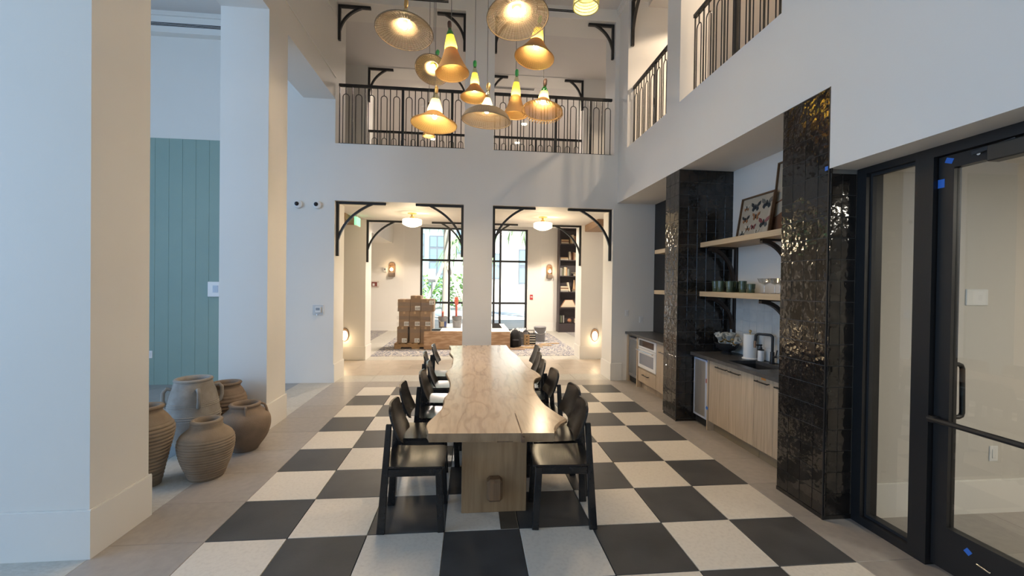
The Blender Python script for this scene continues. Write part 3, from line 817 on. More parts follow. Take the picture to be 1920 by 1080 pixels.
for k, (z, ins) in enumerate(((.664, .035), (.672, .018), (.690, .0), (.712, -.004), (.720, .004))):
    ring = []
    for i in range(n):
        a = Vector(outs[i - 1] + (0,)); c = Vector(outs[i] + (0,)); b = Vector(outs[(i + 1) % n] + (0,))
        t_ = (b - a)
        nr = Vector((t_.y, -t_.x, 0)).normalized() if t_.length > 1e-6 else Vector((1, 0, 0))
        endf = 1.0 if (c.y > -.17 and c.y < 3.5) else .12
        if c.x > 2.2 and c.y < .15: endf = 2.4
        j = (math.sin(i * 1.7) + math.sin(i * .61 + 1)) * .006 * (1 if k < 3 else .2) * (endf > .5)
        v = c - (-nr if False else nr) * (0) 
        # outline is clockwise/counter-clockwise independent: push towards the centre line
        cx = Vector((1.85, min(max(c.y, .3), 3.1), 0)); inw = (cx - c).normalized()
        v = c + inw * (ins * endf + j)
        ring.append(bm.verts.new((v.x - 1.83, v.y - 1.7, z)))
    rings.append(ring)
for a, b in zip(rings, rings[1:]):
    for i in range(n): bm.faces.new((a[i], a[(i + 1) % n], b[(i + 1) % n], b[i]))
bm.faces.new(rings[0][::-1]); bm.faces.new(rings[-1])
top = part('tabletop', m, TOPW, table, True, ang=30)
EDGEW = mat('live_edge_side', (.33, .22, .125), .55, col2=(.20, .125, .065), nscale=9, ndetail=6, stretch=(2, 2, .6), ramp=(.35, .7), bump=.25, bscale=25)
top.data.materials.append(EDGEW)
for pg_ in top.data.polygons:
    if abs(pg_.normal.z) < .9: pg_.material_index = 1
    if len(pg_.vertices) > 8: pg_.use_smooth = False
BARK = mat('dark_live_edge', (.10, .06, .035), .7, col2=(.2, .12, .07), nscale=20)
m = MB(); m.box(.150, .158, -1.9235, -1.5, .668, .7205); m.box(.156, .172, -1.922, -1.80, .664, .7); part('crack', m, BARK, top)
m = MB(); m.box(.0, .10, -1.9015, -1.88, .6635, .669); part('crack', m, BARK, top)
for y in (.214, 3.02):
    m = MB(); m.box(-.225, .245, y - 1.7, y - 1.7 + .09, 0, .666, .004); part('leg', m, LEGW, table)
m = MB(); m.box(-.043, .067, .13 - 1.7, 3.20 - 1.7, .109, .268, .020); part('stretcher', m, TENON, table)
o = solo('floor_box', MB().box(-.05, .07, -.20, .20, 0.0003, .002), mat('bronze_floor_box', (.10, .085, .065), .5, metal=.3), 'flat brown floor box cover under the front table leg', 'floor box', loc=(1.925, .20, 0))

# ================================================================== CHAIRS
def chair_meshes():
    d = {}
    def add(k, mb, sm=False, ang=35):
        me = mb.mesh(k, sm, ang); me.materials.append(CHAIRB); d[k] = me
    for s, nm in ((-1, 'n'), (1, 'p')):
        b = MB(); b.beam((.005, s * .183, 0), (.047, s * .160, .715), .030, .054, .004, up=(1, 0, 0), taper=.68); add('leg_r' + nm, b)
        b = MB(); b.beam((.398, s * .183, 0), (.378, s * .178, .424), .036, .046, .004, up=(1, 0, 0)); add('leg_f' + nm, b)
        b = MB(); b.beam((.05, s * .176, .399), (.38, s * .178, .399), .024, .048, .003, up=(0, 0, 1)); add('rail_s' + nm, b)
    b = MB(); b.beam((.383, -.17, .399), (.383, .17, .399), .024, .048, .003); add('rail_f', b)
    b = MB(); b.beam((.052, -.17, .399), (.052, .17, .399), .024, .048, .003); add('rail_b', b)
    # seat: shallow dished panel with rounded rear corners
    b = MB(); bm = b.bm
    nx, ny = 12, 10
    def seatpt(u, v):
        x = .015 + u * .40; hw = .188
        if x < .075: hw *= math.sqrt(max(0, 1 - ((.075 - x) / .075) ** 2)) * .22 + .78
        if x > .395: hw -= (x - .395) * .5
        y = (v * 2 - 1) * hw
        z = .438 - .010 * math.sin(PI * u) * (1 - (v * 2 - 1) ** 2) - .004 * (u > .96) + .008 * (1 - u) ** 3
        return x, y, z
    tp = [[bm.verts.new(seatpt(i / nx, j / ny)) for j in range(ny + 1)] for i in range(nx + 1)]
    bt = [[bm.verts.new((v.co.x, v.co.y, v.co.z - .014)) for v in r] for r in tp]
    for i in range(nx):
        for j in range(ny):
            bm.faces.new((tp[i][j], tp[i + 1][j], tp[i + 1][j + 1], tp[i][j + 1])); bm.faces.new((bt[i][j + 1], bt[i + 1][j + 1], bt[i + 1][j], bt[i][j]))
    per = [(i, 0) for i in range(nx)] + [(nx, j) for j in range(ny)] + [(i, ny) for i in range(nx, 0, -1)] + [(0, j) for j in range(ny, 0, -1)]
    for a, c in zip(per, per[1:] + per[:1]):
        bm.faces.new((tp[a[0]][a[1]], tp[c[0]][c[1]], bt[c[0]][c[1]], bt[a[0]][a[1]]))
    add('seat', b, True)
    # backrest: curved plywood panel leaning back over the post tops
    b = MB(); bm = b.bm
    nu, nv = 16, 16
    def backpt(u, v, off):
        s = u * 2 - 1
        h = v
        hw = .192
        q = max(0, (abs(h - .5) * 2 - .62) / .38)
        y = s * (hw - .014 * h - (.048 if h > .5 else .040) * (1 - math.sqrt(max(0, 1 - q * q))))
        z = .588 + .234 * h
        x = .115 - .084 * h + .018 * s * s - .012 * math.sin(PI * h)
        return (x + off, y, z)
    f = [[bm.verts.new(backpt(i / nu, j / nv, .007)) for j in range(nv + 1)] for i in range(nu + 1)]
    g = [[bm.verts.new(backpt(i / nu, j / nv, -.007)) for j in range(nv + 1)] for i in range(nu + 1)]
    for i in range(nu):
        for j in range(nv):
            bm.faces.new((f[i][j], f[i + 1][j], f[i + 1][j + 1], f[i][j + 1])); bm.faces.new((g[i][j + 1], g[i + 1][j + 1], g[i + 1][j], g[i][j]))
    per = [(i, 0) for i in range(nu)] + [(nu, j) for j in range(nv)] + [(i, nv) for i in range(nu, 0, -1)] + [(0, j) for j in range(nv, 0, -1)]
    for a, c in zip(per, per[1:] + per[:1]):
        bm.faces.new((f[a[0]][a[1]], f[c[0]][c[1]], g[c[0]][c[1]], g[a[0]][a[1]]))
    add('backrest', b, True, 50)
    return d
CH = chair_meshes()
def chair(x, y, rz, label, group):
    o = thing('dining_chair', label, 'chair', (x, y, 0), rz, group)
    for k, me in CH.items():
        nm = 'leg' if k.startswith('leg') else 'apron_rail' if k.startswith('rail') else k
        link(nm, me, None, o)
    return o
lx = [1.080, 1.060, 1.160, 1.175, 1.070, 1.115]; ly = [.187, .705, 1.20, 1.685, 2.30, 2.92]
rx = [2.518, 2.565, 2.53, 2.505, 2.545, 2.61]; ry = [.140, .585, 1.235, 1.73, 2.235, 2.82]
posn = ['nearest the camera', 'second from the camera', 'third from the camera', 'fourth from the camera', 'fifth from the camera', 'at the far end']
for k in range(6):
    chair(lx[k], ly[k], math.radians((0, 1, -2, 1, 2, -1)[k]), 'black wooden chair on the left side of the table, ' + posn[k], 'chairs on the left of the table')
for k in range(6):
    chair(rx[k], ry[k], PI + math.radians((-4, 2, 2, -3, -2, 1)[k]), 'black wooden chair on the right side of the table, ' + posn[k], 'chairs on the right of the table')

# ================================================================== CLAY JARS
def clay(name, c1, c2):
    return mat(name, c1, .85, col2=c2, nscale=9, ndetail=6, spec=.2, bump=.35, bscale=120, bdist=.004)
CLAY1 = clay('buff_clay', (.30, .235, .17), (.25, .19, .135))
CLAY2 = clay('grey_clay', (.36, .335, .30), (.28, .25, .215))
CLAY3 = clay('brown_clay', (.27, .20, .145), (.22, .165, .12))
def catmull(pts, per=6):
    out = []
    P = [pts[0]] + pts + [pts[-1]]
    for i in range(1, len(P) - 2):
        for k in range(per):
            t = k / per
            r = []
            for d in (0, 1):
                a, b, c, e = P[i - 1][d], P[i][d], P[i + 1][d], P[i + 2][d]
                r.append(.5 * (2 * b + (c - a) * t + (2 * a - 5 * b + 4 * c - e) * t * t + (3 * b - a - 3 * c + e) * t ** 3))
            out.append(tuple(r))
    out.append(pts[-1])
    return out
def jar(label, loc, prof, rim_r, H, m_, ribs=None, name='clay_jar', rz=0, s=1.0, sr=1.0):
    prof = [(a * (s if b < H * .8 else sr), b) for a, b in prof]; rim_r *= sr
    o = thing(name, label, 'jar', loc, rz, None)
    pr = catmull(prof, 10)
    q, acc = [pr[0]], 0.0
    for a, b in zip(pr, pr[1:]):
        L = math.hypot(b[0] - a[0], b[1] - a[1]); k = max(1, int(L / .0045))
        q += [(a[0] + (b[0] - a[0]) * i / k, a[1] + (b[1] - a[1]) * i / k) for i in range(1, k + 1)]
    pr = q
    if ribs:
        z0, z1, nr, amp = ribs
        q = []
        for r, z in pr:
            if z0 < z < z1:
                ph = (z - z0) / (z1 - z0) * nr
                r += amp * (abs(math.sin(PI * ph)) ** .7 - .5)
            q.append((r, z))
        pr = q
    inner = [(rim_r - .022, H - .002), (rim_r - .03, H - .03), (rim_r - .03, H - .07), (rim_r + .02, H - .14), (rim_r + .02, H - .25)]
    lip = [(rim_r + .004, H - .028), (rim_r + .012, H - .014), (rim_r + .004, H - .002), (rim_r - .010, H)]
    b = MB()
    b.lathe([(0.001, .0)] + pr + lip + inner + [(0.001, H - .26)], n=56, wob=lambda a, z: .006 * math.sin(3 * a + 9 * z) + .004 * math.sin(17 * a + 60 * z) * (1 if ribs else .3))
    part('body', b, m_, o, True, ang=70)
    return o
def handle(o, pts, r, m_, ang, flat=.6):
    b = MB()
    M = Matrix.Rotation(ang, 4, 'Z')
    b.tube([M @ Vector(p) for p in pts], r, 8, flat=flat)
    part('handle', b, m_, o, True)
# profiles: (radius, height)
jar('ribbed buff clay jar half hidden behind the big left pillar', (-.935, .83, 0), [(.125, 0), (.14, .08), (.185, .25), (.225, .40), (.222, .47), (.175, .55), (.140, .585), (.138, .61)], .138, .64, CLAY1, ribs=(.03, .50, 16, .010), s=.83, sr=.80)
jb = jar('tall grey clay jar with loop handles and banded shoulders', (-.985, 1.50, 0), [(.13, 0), (.165, .08), (.222, .20), (.262, .31), (.262, .36), (.246, .46), (.222, .57), (.208, .65), (.196, .69)], .192, .715, CLAY2, s=.84, sr=.77)
for zz, rr in ((.345, .220), (.365, .219), (.385, .216), (.47, .204), (.485, .201), (.50, .198), (.665, .149)):
    b = MB(); b.lathe([(rr - .002, zz - .007), (rr + .006, zz), (rr - .003, zz + .007)], n=48); part('band', b, CLAY2, jb, True)
for a in (math.radians(-146), math.radians(-48), math.radians(32), math.radians(120)):
    handle(jb, [(.155, 0, .62), (.20, 0, .635), (.226, 0, .60), (.228, 0, .53), (.215, 0, .475), (.198, 0, .465)], .017, CLAY2, a, 1.0)
jar('ribbed brown clay jar at the back, in front of the second pillar', (-.865, 1.83, 0), [(.12, 0), (.14, .08), (.18, .22), (.205, .36), (.20, .44), (.165, .52), (.145, .545), (.143, .57)], .145, .60, CLAY3, ribs=(.05, .48, 12, .008), s=.90, sr=.88)
jar('squat ribbed buff clay jar standing at the front of the cluster', (-.545, .955, 0), [(.145, 0), (.165, .05), (.208, .15), (.234, .25), (.235, .31), (.215, .365), (.165, .412), (.150, .428), (.146, .45)], .135, .485, CLAY1, ribs=(.01, .345, 15, .009), s=.85, sr=.78)
je = jar('smooth brown round-bellied clay jar with a strap handle, rightmost of the cluster', (-.535, 1.545, 0), [(.115, 0), (.14, .04), (.20, .13), (.230, .24), (.215, .33), (.165, .40), (.150, .420), (.148, .43)], .150, .455, CLAY3, s=.97, sr=.85)
handle(je, [(.135, 0, .440), (.150, 0, .435), (.155, 0, .40), (.176, 0, .35), (.19, 0, .335)], .012, CLAY3, math.radians(-62), .9)
handle(je, [(.135, 0, .440), (.165, 0, .425), (.18, 0, .39), (.19, 0, .35), (.19, 0, .335)], .012, CLAY3, math.radians(20), .9)
handle(je, [(.135, 0, .440), (.165, 0, .425), (.18, 0, .39), (.19, 0, .35), (.19, 0, .335)], .012, CLAY3, math.radians(150), .9)

# ================================================================== KITCHENETTE BY THE SINK (recess between the tiled pillars)
XC = 4.36
def bar_handle(parent, y0, y1, z, x=XC + .03, m_=BLACKM):
    b = MB(); b.tube([(x, y0 + .012, z), (x - .028, y0 + .012, z)], .005, 6); b.tube([(x, y1 - .012, z), (x - .028, y1 - .012, z)], .005, 6)
    b.box(x - .034, x - .022, y0, y1, z - .006, z + .006, .002)
    part('handle', b, m_, parent)
def door_panel(parent, y0, y1, z0, z1, h=None, x=XC + .03, name='door', m_=OAK):
    b = MB(); b.box(x, x + .02, y0 + .0015, y1 - .0015, z0, z1, .0015)
    d = part(name, b, m_, parent)
    if h: bar_handle(d, *h, x=x)
    return d
def cabinet(label, y0, y1, doors, z0=.115, z1=.806, kick=True):
    o = thing('base_cabinet', label, 'cabinet', (0, 0, 0))
    b = MB(); b.box(XC + .052, 4.85, y0 + .002, y1 - .002, .10, .64); b.box(XC + .052, 4.85, y0 + .002, y0 + .012, .64, .815); b.box(XC + .052, 4.85, y1 - .012, y1 - .002, .64, .815); b.box(XC + .052, XC + .066, y0 + .012, y1 - .012, .64, .815); part('carcass', b, OAK, o)
    b = MB(); b.box(XC + .095, XC + .11, y0 + .002, y1 - .002, 0, .10); part('toe_kick', b, mat('toe_kick_oak', (.30, .235, .15), .6), o)
    for d in doors: door_panel(o, *d)
    return o
cabinet('pale oak two-door cabinet under the sink, next to the steel ice maker', 1.004, 1.775, [(1.393, 1.775, .115, .808, (1.42, 1.615, .762)), (1.004, 1.393, .115, .808, (1.197, 1.38, .762))])
c2 = cabinet('pale oak cabinet with an orange sticker beside the near tiled pillar', .41, 1.004, [(.737, 1.004, .115, .808, (.783, .964, .762)), (.412, .737, .115, .808, (.47, .70, .762))])
tape(XC + .0285, .87, .797, (.06, .025), 'orange sticker on the top edge of an oak cabinet door', m_=OTAPE)
m = MB(); m.box(XC + .02, 4.85, 1.778, 1.798, 0, .815); solo('cabinet_end_panel', m, OAK, 'narrow oak end panel between the steel ice maker and the sink cabinet', 'panel')
ice = thing('ice_maker', 'undercounter ice maker with film-edged steel door beside the tiled pillar', 'appliance', (0, 0, 0))
m = MB(); m.box(XC + .055, 4.84, 1.803, 2.095, .02, .80); part('body', m, BLACKP, ice)
m = MB(); m.box(XC + .03, XC + .055, 1.806, 2.092, .115, .79, .004); dr = part('door', m, STEEL, ice)
m = MB()
m.box(XC + .026, XC + .056, 2.080, 2.096, .108, .797); m.box(XC + .026, XC + .056, 1.802, 1.845, .108, .797); m.box(XC + .026, XC + .056, 1.845, 2.08, .775, .797); m.box(XC + .026, XC + .056, 1.845, 2.08, .108, .128)
part('edge_film', m, FILM, dr)
m = MB(); m.box(XC + .10, XC + .12, 1.803, 2.095, .0, .105); part('kick_plate', m, BLACKP, ice)
tape(XC + .024, 1.80, .795, (.03, .03), 'blue masking tape at the top corner of the ice maker', rot=.3)
tape(XC + .018, 1.79, .255, (.035, .035), 'blue masking tape low on the panel beside the ice maker', rot=.5)
tape(XC + .0255, 1.822, .56, (.022, .05), 'small red printed sticker on the film of the ice maker door', m_=mat('red_sticker', (.35, .10, .09), .6))
# worktop with a sunken sink
def worktop(name, label, y0, y1, hole=None, bev=.003):
    b = MB(); x0, x1, z0, z1 = 4.345, 4.868, .818, .855
    if hole:
        hx0, hx1, hy0, hy1 = hole
        b.box(x0, hx0, y0, y1, z0, z1); b.box(hx1, x1, y0, y1, z0, z1); b.box(hx0, hx1, y0, hy0, z0, z1); b.box(hx0, hx1, hy1, y1, z0, z1)
    else: b.box(x0, x1, y0, y1, z0, z1, bev)
    return solo(name, b, STONE, label, 'worktop')
worktop('worktop', 'dark stone worktop with a sink cut-out between the tiled pillars', .405, 2.115, (4.44, 4.76, 1.02, 1.50))
sk = thing('sink', 'dark undermount sink basin in the stone worktop', 'sink', (0, 0, 0))
m = MB()
m.box(4.435, 4.44, 1.015, 1.505, .66, .816); m.box(4.76, 4.765, 1.015, 1.505, .66, .816); m.box(4.44, 4.76, 1.015, 1.02, .66, .816); m.box(4.44, 4.76, 1.50, 1.505, .66, .816); m.box(4.435, 4.765, 1.015, 1.505, .655, .66)
part('basin', m, mat('black_composite', (.03, .03, .032), .5), sk)
m = MB(); m.lathe([(.001, .004), (.03, .004), (.04, 0)], (4.60, 1.26, .660), 20); part('drain', m, CHROME, sk, True)
fa = thing('faucet', 'matte black gooseneck faucet with copper-toned spray head', 'faucet', (4.80, 1.30, .855))
m = MB(); m.lathe([(.028, 0), (.028, .012), (.022, .016), (.020, .12), (.0185, .125)], n=20, cap0=True, cap1=True); part('base', m, BLACKM, fa, True)
m = MB(); m.tube([(0, 0, .12), (0, 0, .27)] + [(-.03 + .03 * math.cos(a), .0 + .0 * a, .27 + .03 * math.sin(a)) for a in [i * PI / 12 for i in range(1, 7)]] + [(-.13, .0, .30)] + [(-.13 - .03 * math.sin(a), 0, .27 + .03 * math.cos(a)) for a in [i * PI / 12 for i in range(1, 6)]] + [(-.163, 0, .22)], .0135, 10)
for v in m.bm.verts:                # swing the spout towards the far side of the sink
    x, y = v.co.x, v.co.y; a = math.radians(-52); v.co.x = x * math.cos(a) - y * math.sin(a); v.co.y = x * math.sin(a) + y * math.cos(a)
part('spout', m, BLACKM, fa, True)
a = math.radians(-52); ex, ey = -.164 * math.cos(a), -.164 * math.sin(a)
m = MB(); m.tube([(ex, ey, .225), (ex - .004, ey, .15)], [.0145, .0125], 10); part('spray_head', m, mat('copper_brown', (.30, .18, .11), .35, metal=.8), fa, True)
m = MB(); m.tube([(0, -.018, .075), (0, -.055, .078)], .011, 8); m.tube([(0, -.05, .08), (.01, -.056, .15)], .006, 8); part('lever', m, BLACKM, fa, True)
pt = thing('paper_towel', 'white paper towel roll on a white stand by the sink', 'paper towel', (4.775, 1.62, .855))
m = MB(); m.lathe([(.001, .012), (.075, .012), (.082, .006), (.082, 0)], n=28); part('stand', m, WHITE, pt, True)
m = MB(); m.lathe([(.018, .013), (.066, .013), (.067, .016), (.067, .270), (.066, .273), (.018, .273)], n=32); part('roll', m, mat('paper', (.82, .82, .80), .9, bump=.2, bscale=150), pt, True)
m = MB(); m.tube([(0, 0, .27), (0, 0, .298)], .006, 8); m.sphere((0, 0, .305), .016); part('finial', m, BRASS, pt, True)
sd = thing('soap_dispenser', 'white soap bottle with black pump beside the faucet', 'dispenser', (4.80, 1.475, .855))
m = MB(); m.lathe([(.001, 0), (.030, 0), (.031, .004), (.031, .115), (.028, .12), (.001, .12)], n=24); part('bottle', m, WHITE, sd, True)
m = MB(); m.lathe([(.031, .112), (.032, .122), (.014, .13), (.012, .15), (.001, .15)], n=20); m.tube([(0, 0, .15), (0, 0, .175)], .006, 8); m.tube([(.01, -.008, .172), (-.035, .028, .168)], .008, 8); part('pump', m, BLACKM, sd, True)
bw = thing('footed_bowl', 'black footed bowl holding rolled napkins on the stone worktop', 'bowl', (4.70, 1.93, .855))
m = MB(); m.lathe([(.001, .0), (.06, 0), (.062, .006), (.042, .02), (.045, .03), (.085, .045), (.118, .075), (.135, .115), (.131, .118), (.112, .085), (.08, .058), (.001, .05)], n=36)
for v in m.bm.verts: v.co.z *= 1.15
part('body', m, BLACKP, bw, True)
NAP = mat('linen_napkin', (.42, .43, .40), .9, bump=.3, bscale=90)
napl = ['leaning left', 'upright in the middle', 'leaning right', 'at the front', 'at the back', 'lying over the rim', 'tucked at the far left']
for k, (dx, dy, tx, ty) in enumerate(((-.03, .06, -.1, .5), (.0, .01, -.15, .05), (-.01, -.045, -.2, -.35), (-.06, -.02, -.55, -.2), (.05, .0, .25, .1), (.0, -.09, .1, -.95), (.03, .075, .3, .7))):
    o = thing('rolled_napkin', 'grey rolled napkin with gold ring in the black bowl, ' + napl[k], 'napkin', (4.70 + dx, 1.93 + dy, .965), 0, 'rolled napkins in the black bowl')
    o.rotation_euler = (-ty, tx, 0); o.scale = (1.35, 1.35, 1.15)
    m = MB(); m.lathe([(.004, -.03), (.013, -.02), (.017, .03), (.013, .055), (.020, .09), (.030, .125), (.018, .128), (.004, .10)], n=12, wob=lambda a, z: .18 * math.sin(5 * a + 20 * z)); part('cloth', m, NAP, o, True)
    m = MB(); m.lathe([(.0145, .045), (.018, .047), (.018, .062), (.0145, .064)], n=14); part('napkin_ring', m, BRASS, o, True)
# shelves and their curved brackets
def shelf(label, y0, y1, ztop, th=.058, x0=4.447):
    b = MB(); b.box(x0, 4.868, y0, y1, ztop - th, ztop, .002); return solo('wall_shelf', b, OAKS, label, 'shelf', 'oak wall shelves')
shelf('thick pale oak upper shelf carrying the leaning frames', .41, 2.112, 2.190)
shelf('thick pale oak lower shelf carrying the green tumblers', .41, 2.112, 1.593)
def shelf_bracket(label, y, ztop, H=.46):
    o = thing('shelf_bracket', label, 'bracket', (0, 0, 0), 0, 'dark wood shelf brackets')
    b = MB(); b.box(4.84, 4.868, y - .024, y + .024, ztop - H, ztop, .002); part('back_leg', b, DWOOD, o)
    b = MB(); b.box(4.50, 4.84, y - .018, y + .018, ztop - .02, ztop, .002); part('arm', b, DWOOD, o)
    outer, inner = [], []
    for i in range(13):
        t_ = i / 12 * PI / 2
        cx, cz = 4.50, ztop - H * .86
        outer.append((cx + .345 * math.sin(t_), cz + (H * .86 - .004) * math.cos(t_)))
        inner.append((cx + .308 * math.sin(t_), cz + (H * .86 - .042) * math.cos(t_)))
    b = MB(); b.prism(outer + inner[::-1], y - .02, y + .02, axis=1); part('brace', b, DWOOD, o)
shelf_bracket('dark wood curved bracket under the upper shelf, far end', 2.02, 2.132, .52)
shelf_bracket('dark wood curved bracket under the upper shelf, near end', 1.09, 2.132, .52)
shelf_bracket('dark wood curved bracket under the lower shelf, far end', 2.03, 1.535)
shelf_bracket('dark wood curved bracket under the lower shelf, near end', 1.09, 1.535)
# tumblers
GREEN = mat('smoked_green_glass', (.10, .14, .085), .12, spec=.6, trans=.35)
def tumbler_mesh(s=1.0):
    b = MB(); b.lathe([(.001, .0), (.034, 0), (.036, .004), (.036, .052), (.040, .056), (.040, .058), (.043, .118), (.041, .119), (.038, .060), (.034, .054), (.033, .01), (.001, .008)], n=24)
    me = b.mesh('tumbler', True, 40); me.materials.append(GREEN); return me
TUM = tumbler_mesh()
def tumbler(x, y, label, h=1.0):
    o = link('tumbler', TUM, None, None, (x, y, 1.593)); o.scale = (1, 1, h); tag(o, label, 'glass', 'green tumblers on the lower shelf')
for k, (x, y, h) in enumerate(((4.60, 2.02, 1.08), (4.60, 1.91, 1.08), (4.54, 1.83, 1.08), (4.63, 1.74, 1.08), (4.55, 1.665, 1.05), (4.66, 1.60, 1.08))):
    tumbler(x, y, 'tall smoked green tumbler on the lower shelf, %s from the far end' % ORD[k], h)
for k, (x, y) in enumerate(((4.72, 1.80), (4.72, 1.69), (4.72, 1.91))):
    tumbler(x, y, 'smoked green tumbler in the back row on the lower shelf, %s' % ('middle one', 'nearest one', 'farthest one')[k], 1.0)
tumbler(4.58, 1.48, 'short smoked green tumbler second from the right end of its row', .80)
tumbler(4.58, 1.345, 'short smoked green tumbler standing alone at the right end of its row', .80)
CRY = glass_mat('cut_crystal', (.90, .91, .90), .22, .08)
def coupe(x, y, label):
    b = MB(); b.lathe([(.001, .004), (.034, .003), (.036, 0), (.005, .010), (.005, .080), (.012, .088), (.045, .105), (.062, .150), (.060, .150), (.043, .110), (.010, .094), (.001, .092)], n=20, wob=lambda a, z: .05 * abs(math.sin(8 * a)) if z > .08 else 0)
    o = solo('coupe_glass', b, CRY, label, 'glass', 'crystal coupes on the lower shelf', smooth=True); o.location = (x, y, 1.593)
coupe(4.58, 1.14, 'clear cut-crystal coupe glass at the left of its cluster on the lower shelf'); coupe(4.60, 1.02, 'clear cut-crystal coupe glass beside the near tiled pillar'); coupe(4.71, 1.09, 'clear cut-crystal coupe glass standing behind the two others')
# leaning frames
FRAMEW = wood_mat('walnut_frame', (.16, .085, .04), (.10, .055, .028), 1, rough=.4)
def framed(label, yc, w_, h_, x_bot, lean, m_face, depth=.03):
    o = thing('picture_frame', label, 'picture', (x_bot, yc, 2.191), 0)
    o.rotation_euler = (0, lean, 0)
    b = MB(); f = .014
    b.box(-depth, 0, -w_ / 2, -w_ / 2 + f, 0, h_); b.box(-depth, 0, w_ / 2 - f, w_ / 2, 0, h_); b.box(-depth, 0, -w_ / 2 + f, w_ / 2 - f, 0, f); b.box(-depth, 0, -w_ / 2 + f, w_ / 2 - f, h_ - f, h_)
    part('frame', b, FRAMEW, o)
    b = MB(); b.box(-.010, -.004, -w_ / 2 + f, w_ / 2 - f, f, h_ - f); bd = part('backing', b, m_face, o)
    return o, bd
f1, bd = framed('walnut-framed display of pinned butterflies leaning on the upper shelf', 1.50, .53, .47, 4.70, .16, mat('cream_mount', (.50, .44, .34), .7))
def butterfly(parent, y, z, s, c1, c2):
    for sg in (-1, 1):
        b = MB()
        b.prism([(y + sg * .1 * s, z), (y + sg * .55 * s, z + .55 * s), (y + sg * 1.0 * s, z + .72 * s), (y + sg * .95 * s, z + .25 * s), (y + sg * .55 * s, z - .05 * s)], -.016, -.012, axis=0)
        part('upper_wing', b, c1, parent)
        b = MB()
        b.prism([(y + sg * .1 * s, z - .02 * s), (y + sg * .60 * s, z - .10 * s), (y + sg * .70 * s, z - .45 * s), (y + sg * .40 * s, z - .70 * s), (y + sg * .15 * s, z - .35 * s)], -.016, -.012, axis=0)
        part('lower_wing', b, c2, parent)
    b = MB(); b.box(-.020, -.012, y - .05 * s, y + .05 * s, z - .4 * s, z + .35 * s, .001); part('insect_body', b, INK, parent)
cA = mat('wing_black', (.03, .035, .04), .7); cB = mat('wing_grey', (.16, .15, .13), .7); cC = mat('wing_orange', (.34, .15, .06), .7); cD = mat('wing_pale', (.62, .58, .48), .7); cE = mat('wing_red', (.24, .06, .06), .7)
for y, z, s, a_, b_ in ((.02, .345, .075, cA, cA), (-.155, .355, .085, cB, cA), (.16, .22, .06, cA, cC), (-.01, .235, .06, cC, cC), (-.15, .15, .08, cE, cA), (.17, .355, .05, cD, cC), (.10, .12, .055, cD, cC), (.18, .07, .055, cD, cB), (.01, .12, .04, cE, cE), (-.06, .06, .04, cD, cD)):
    butterfly(bd, y, z, s, a_, b_)
b = MB(); b.box(-.028, -.026, -.25, .25, .014, .456); part('pane', b, glass_mat('picture_glass', (1, 1, 1), .03), f1)
f2, bd = framed('tall framed abstract print in beige and brown behind the butterfly display', 1.00, .60, .76, 4.775, .10, mat('print_beige', (.48, .41, .31), .8))
BR1 = mat('print_brown', (.19, .085, .04), .8); BR2 = mat('print_taupe', (.25, .17, .12), .8)
b = MB(); b.prism([(-.285, .02), (.285, .02), (.285, .19), (.10, .27), (-.285, .33)], -.0115, -.0105, axis=0); part('printed_shape', b, BR1, bd)
b = MB(); b.prism([(.06, .52), (-.10, .50), (-.28, .50), (-.28, .66), (.04, .66)], -.0115, -.0105, axis=0); part('printed_shape', b, BR2, bd)
b = MB(); b.prism([(.02, .66), (-.28, .66), (-.28, .72), (.0, .715)], -.0115, -.0105, axis=0); part('printed_shape', b, INK, bd)
b = MB(); b.prism([(.285, .33), (.20, .35), (.13, .40), (.10, .50), (.115, .50), (.145, .41), (.21, .365), (.285, .345)], -.0115, -.0105, axis=0); part('printed_line', b, BR1, bd)

# ================================================================== FAR RECESS: wine cooler, oven, drawer, cabinet
worktop('worktop', 'dark stone worktop over the wine cooler and white oven', 2.47, 4.318)
m = MB(); m.box(XC + .02, 4.85, 4.25, 4.318, 0, .815); solo('cabinet_end_panel', m, OAK, 'oak end panel between the grey wall and the wine cooler', 'panel')
wc = thing('wine_cooler', 'undercounter cooler with grey glass door left of the oven', 'appliance')
m = MB(); m.box(XC + .055, 4.84, 3.87, 4.245, .02, .81); part('body', m, BLACKP, wc)
m = MB(); m.box(XC + .03, XC + .055, 3.873, 4.242, .115, .775, .003); d = part('door', m, GREYM, wc)
m = MB(); m.box(XC + .026, XC + .03, 3.91, 4.205, .165, .74); part('door_glass', m, mat('grey_glass', (.17, .18, .19), .12, spec=.6), d)
m = MB(); m.box(XC + .10, XC + .12, 3.873, 4.242, 0, .10); part('kick_plate', m, BLACKP, wc)
m = MB(); m.box(XC + .015, 4.85, 3.835, 3.865, 0, .815); solo('cabinet_end_panel', m, OAK, 'narrow oak panel between the wine cooler and the white oven', 'panel')
ov = thing('oven', 'white built-in wall oven with black control strip in the far recess', 'oven')
m = MB(); m.box(XC + .05, 4.84, 3.165, 3.83, .345, .81); part('body', m, OFFW, ov)
m = MB(); m.box(XC + .025, XC + .05, 3.17, 3.825, .66, .806, .003); d = part('control_panel', m, OFFW, ov)
m = MB(); m.box(XC + .023, XC + .025, 3.24, 3.79, .69, .785); part('display', m, DGLASS, d)
m = MB(); m.box(XC + .025, XC + .05, 3.17, 3.825, .345, .652, .003); d = part('door', m, OFFW, ov)
m = MB(); m.box(XC + .023, XC + .025, 3.25, 3.77, .40, .575); part('door_glass', m, mat('oven_glass', (.20, .22, .27), .1, spec=.6), d)
m = MB(); m.tube([(XC - .02, 3.19, .625), (XC - .02, 3.80, .625)], .010, 8)
for yy in (3.24, 3.75): m.tube([(XC + .03, yy, .625), (XC - .02, yy, .625)], .008, 6)
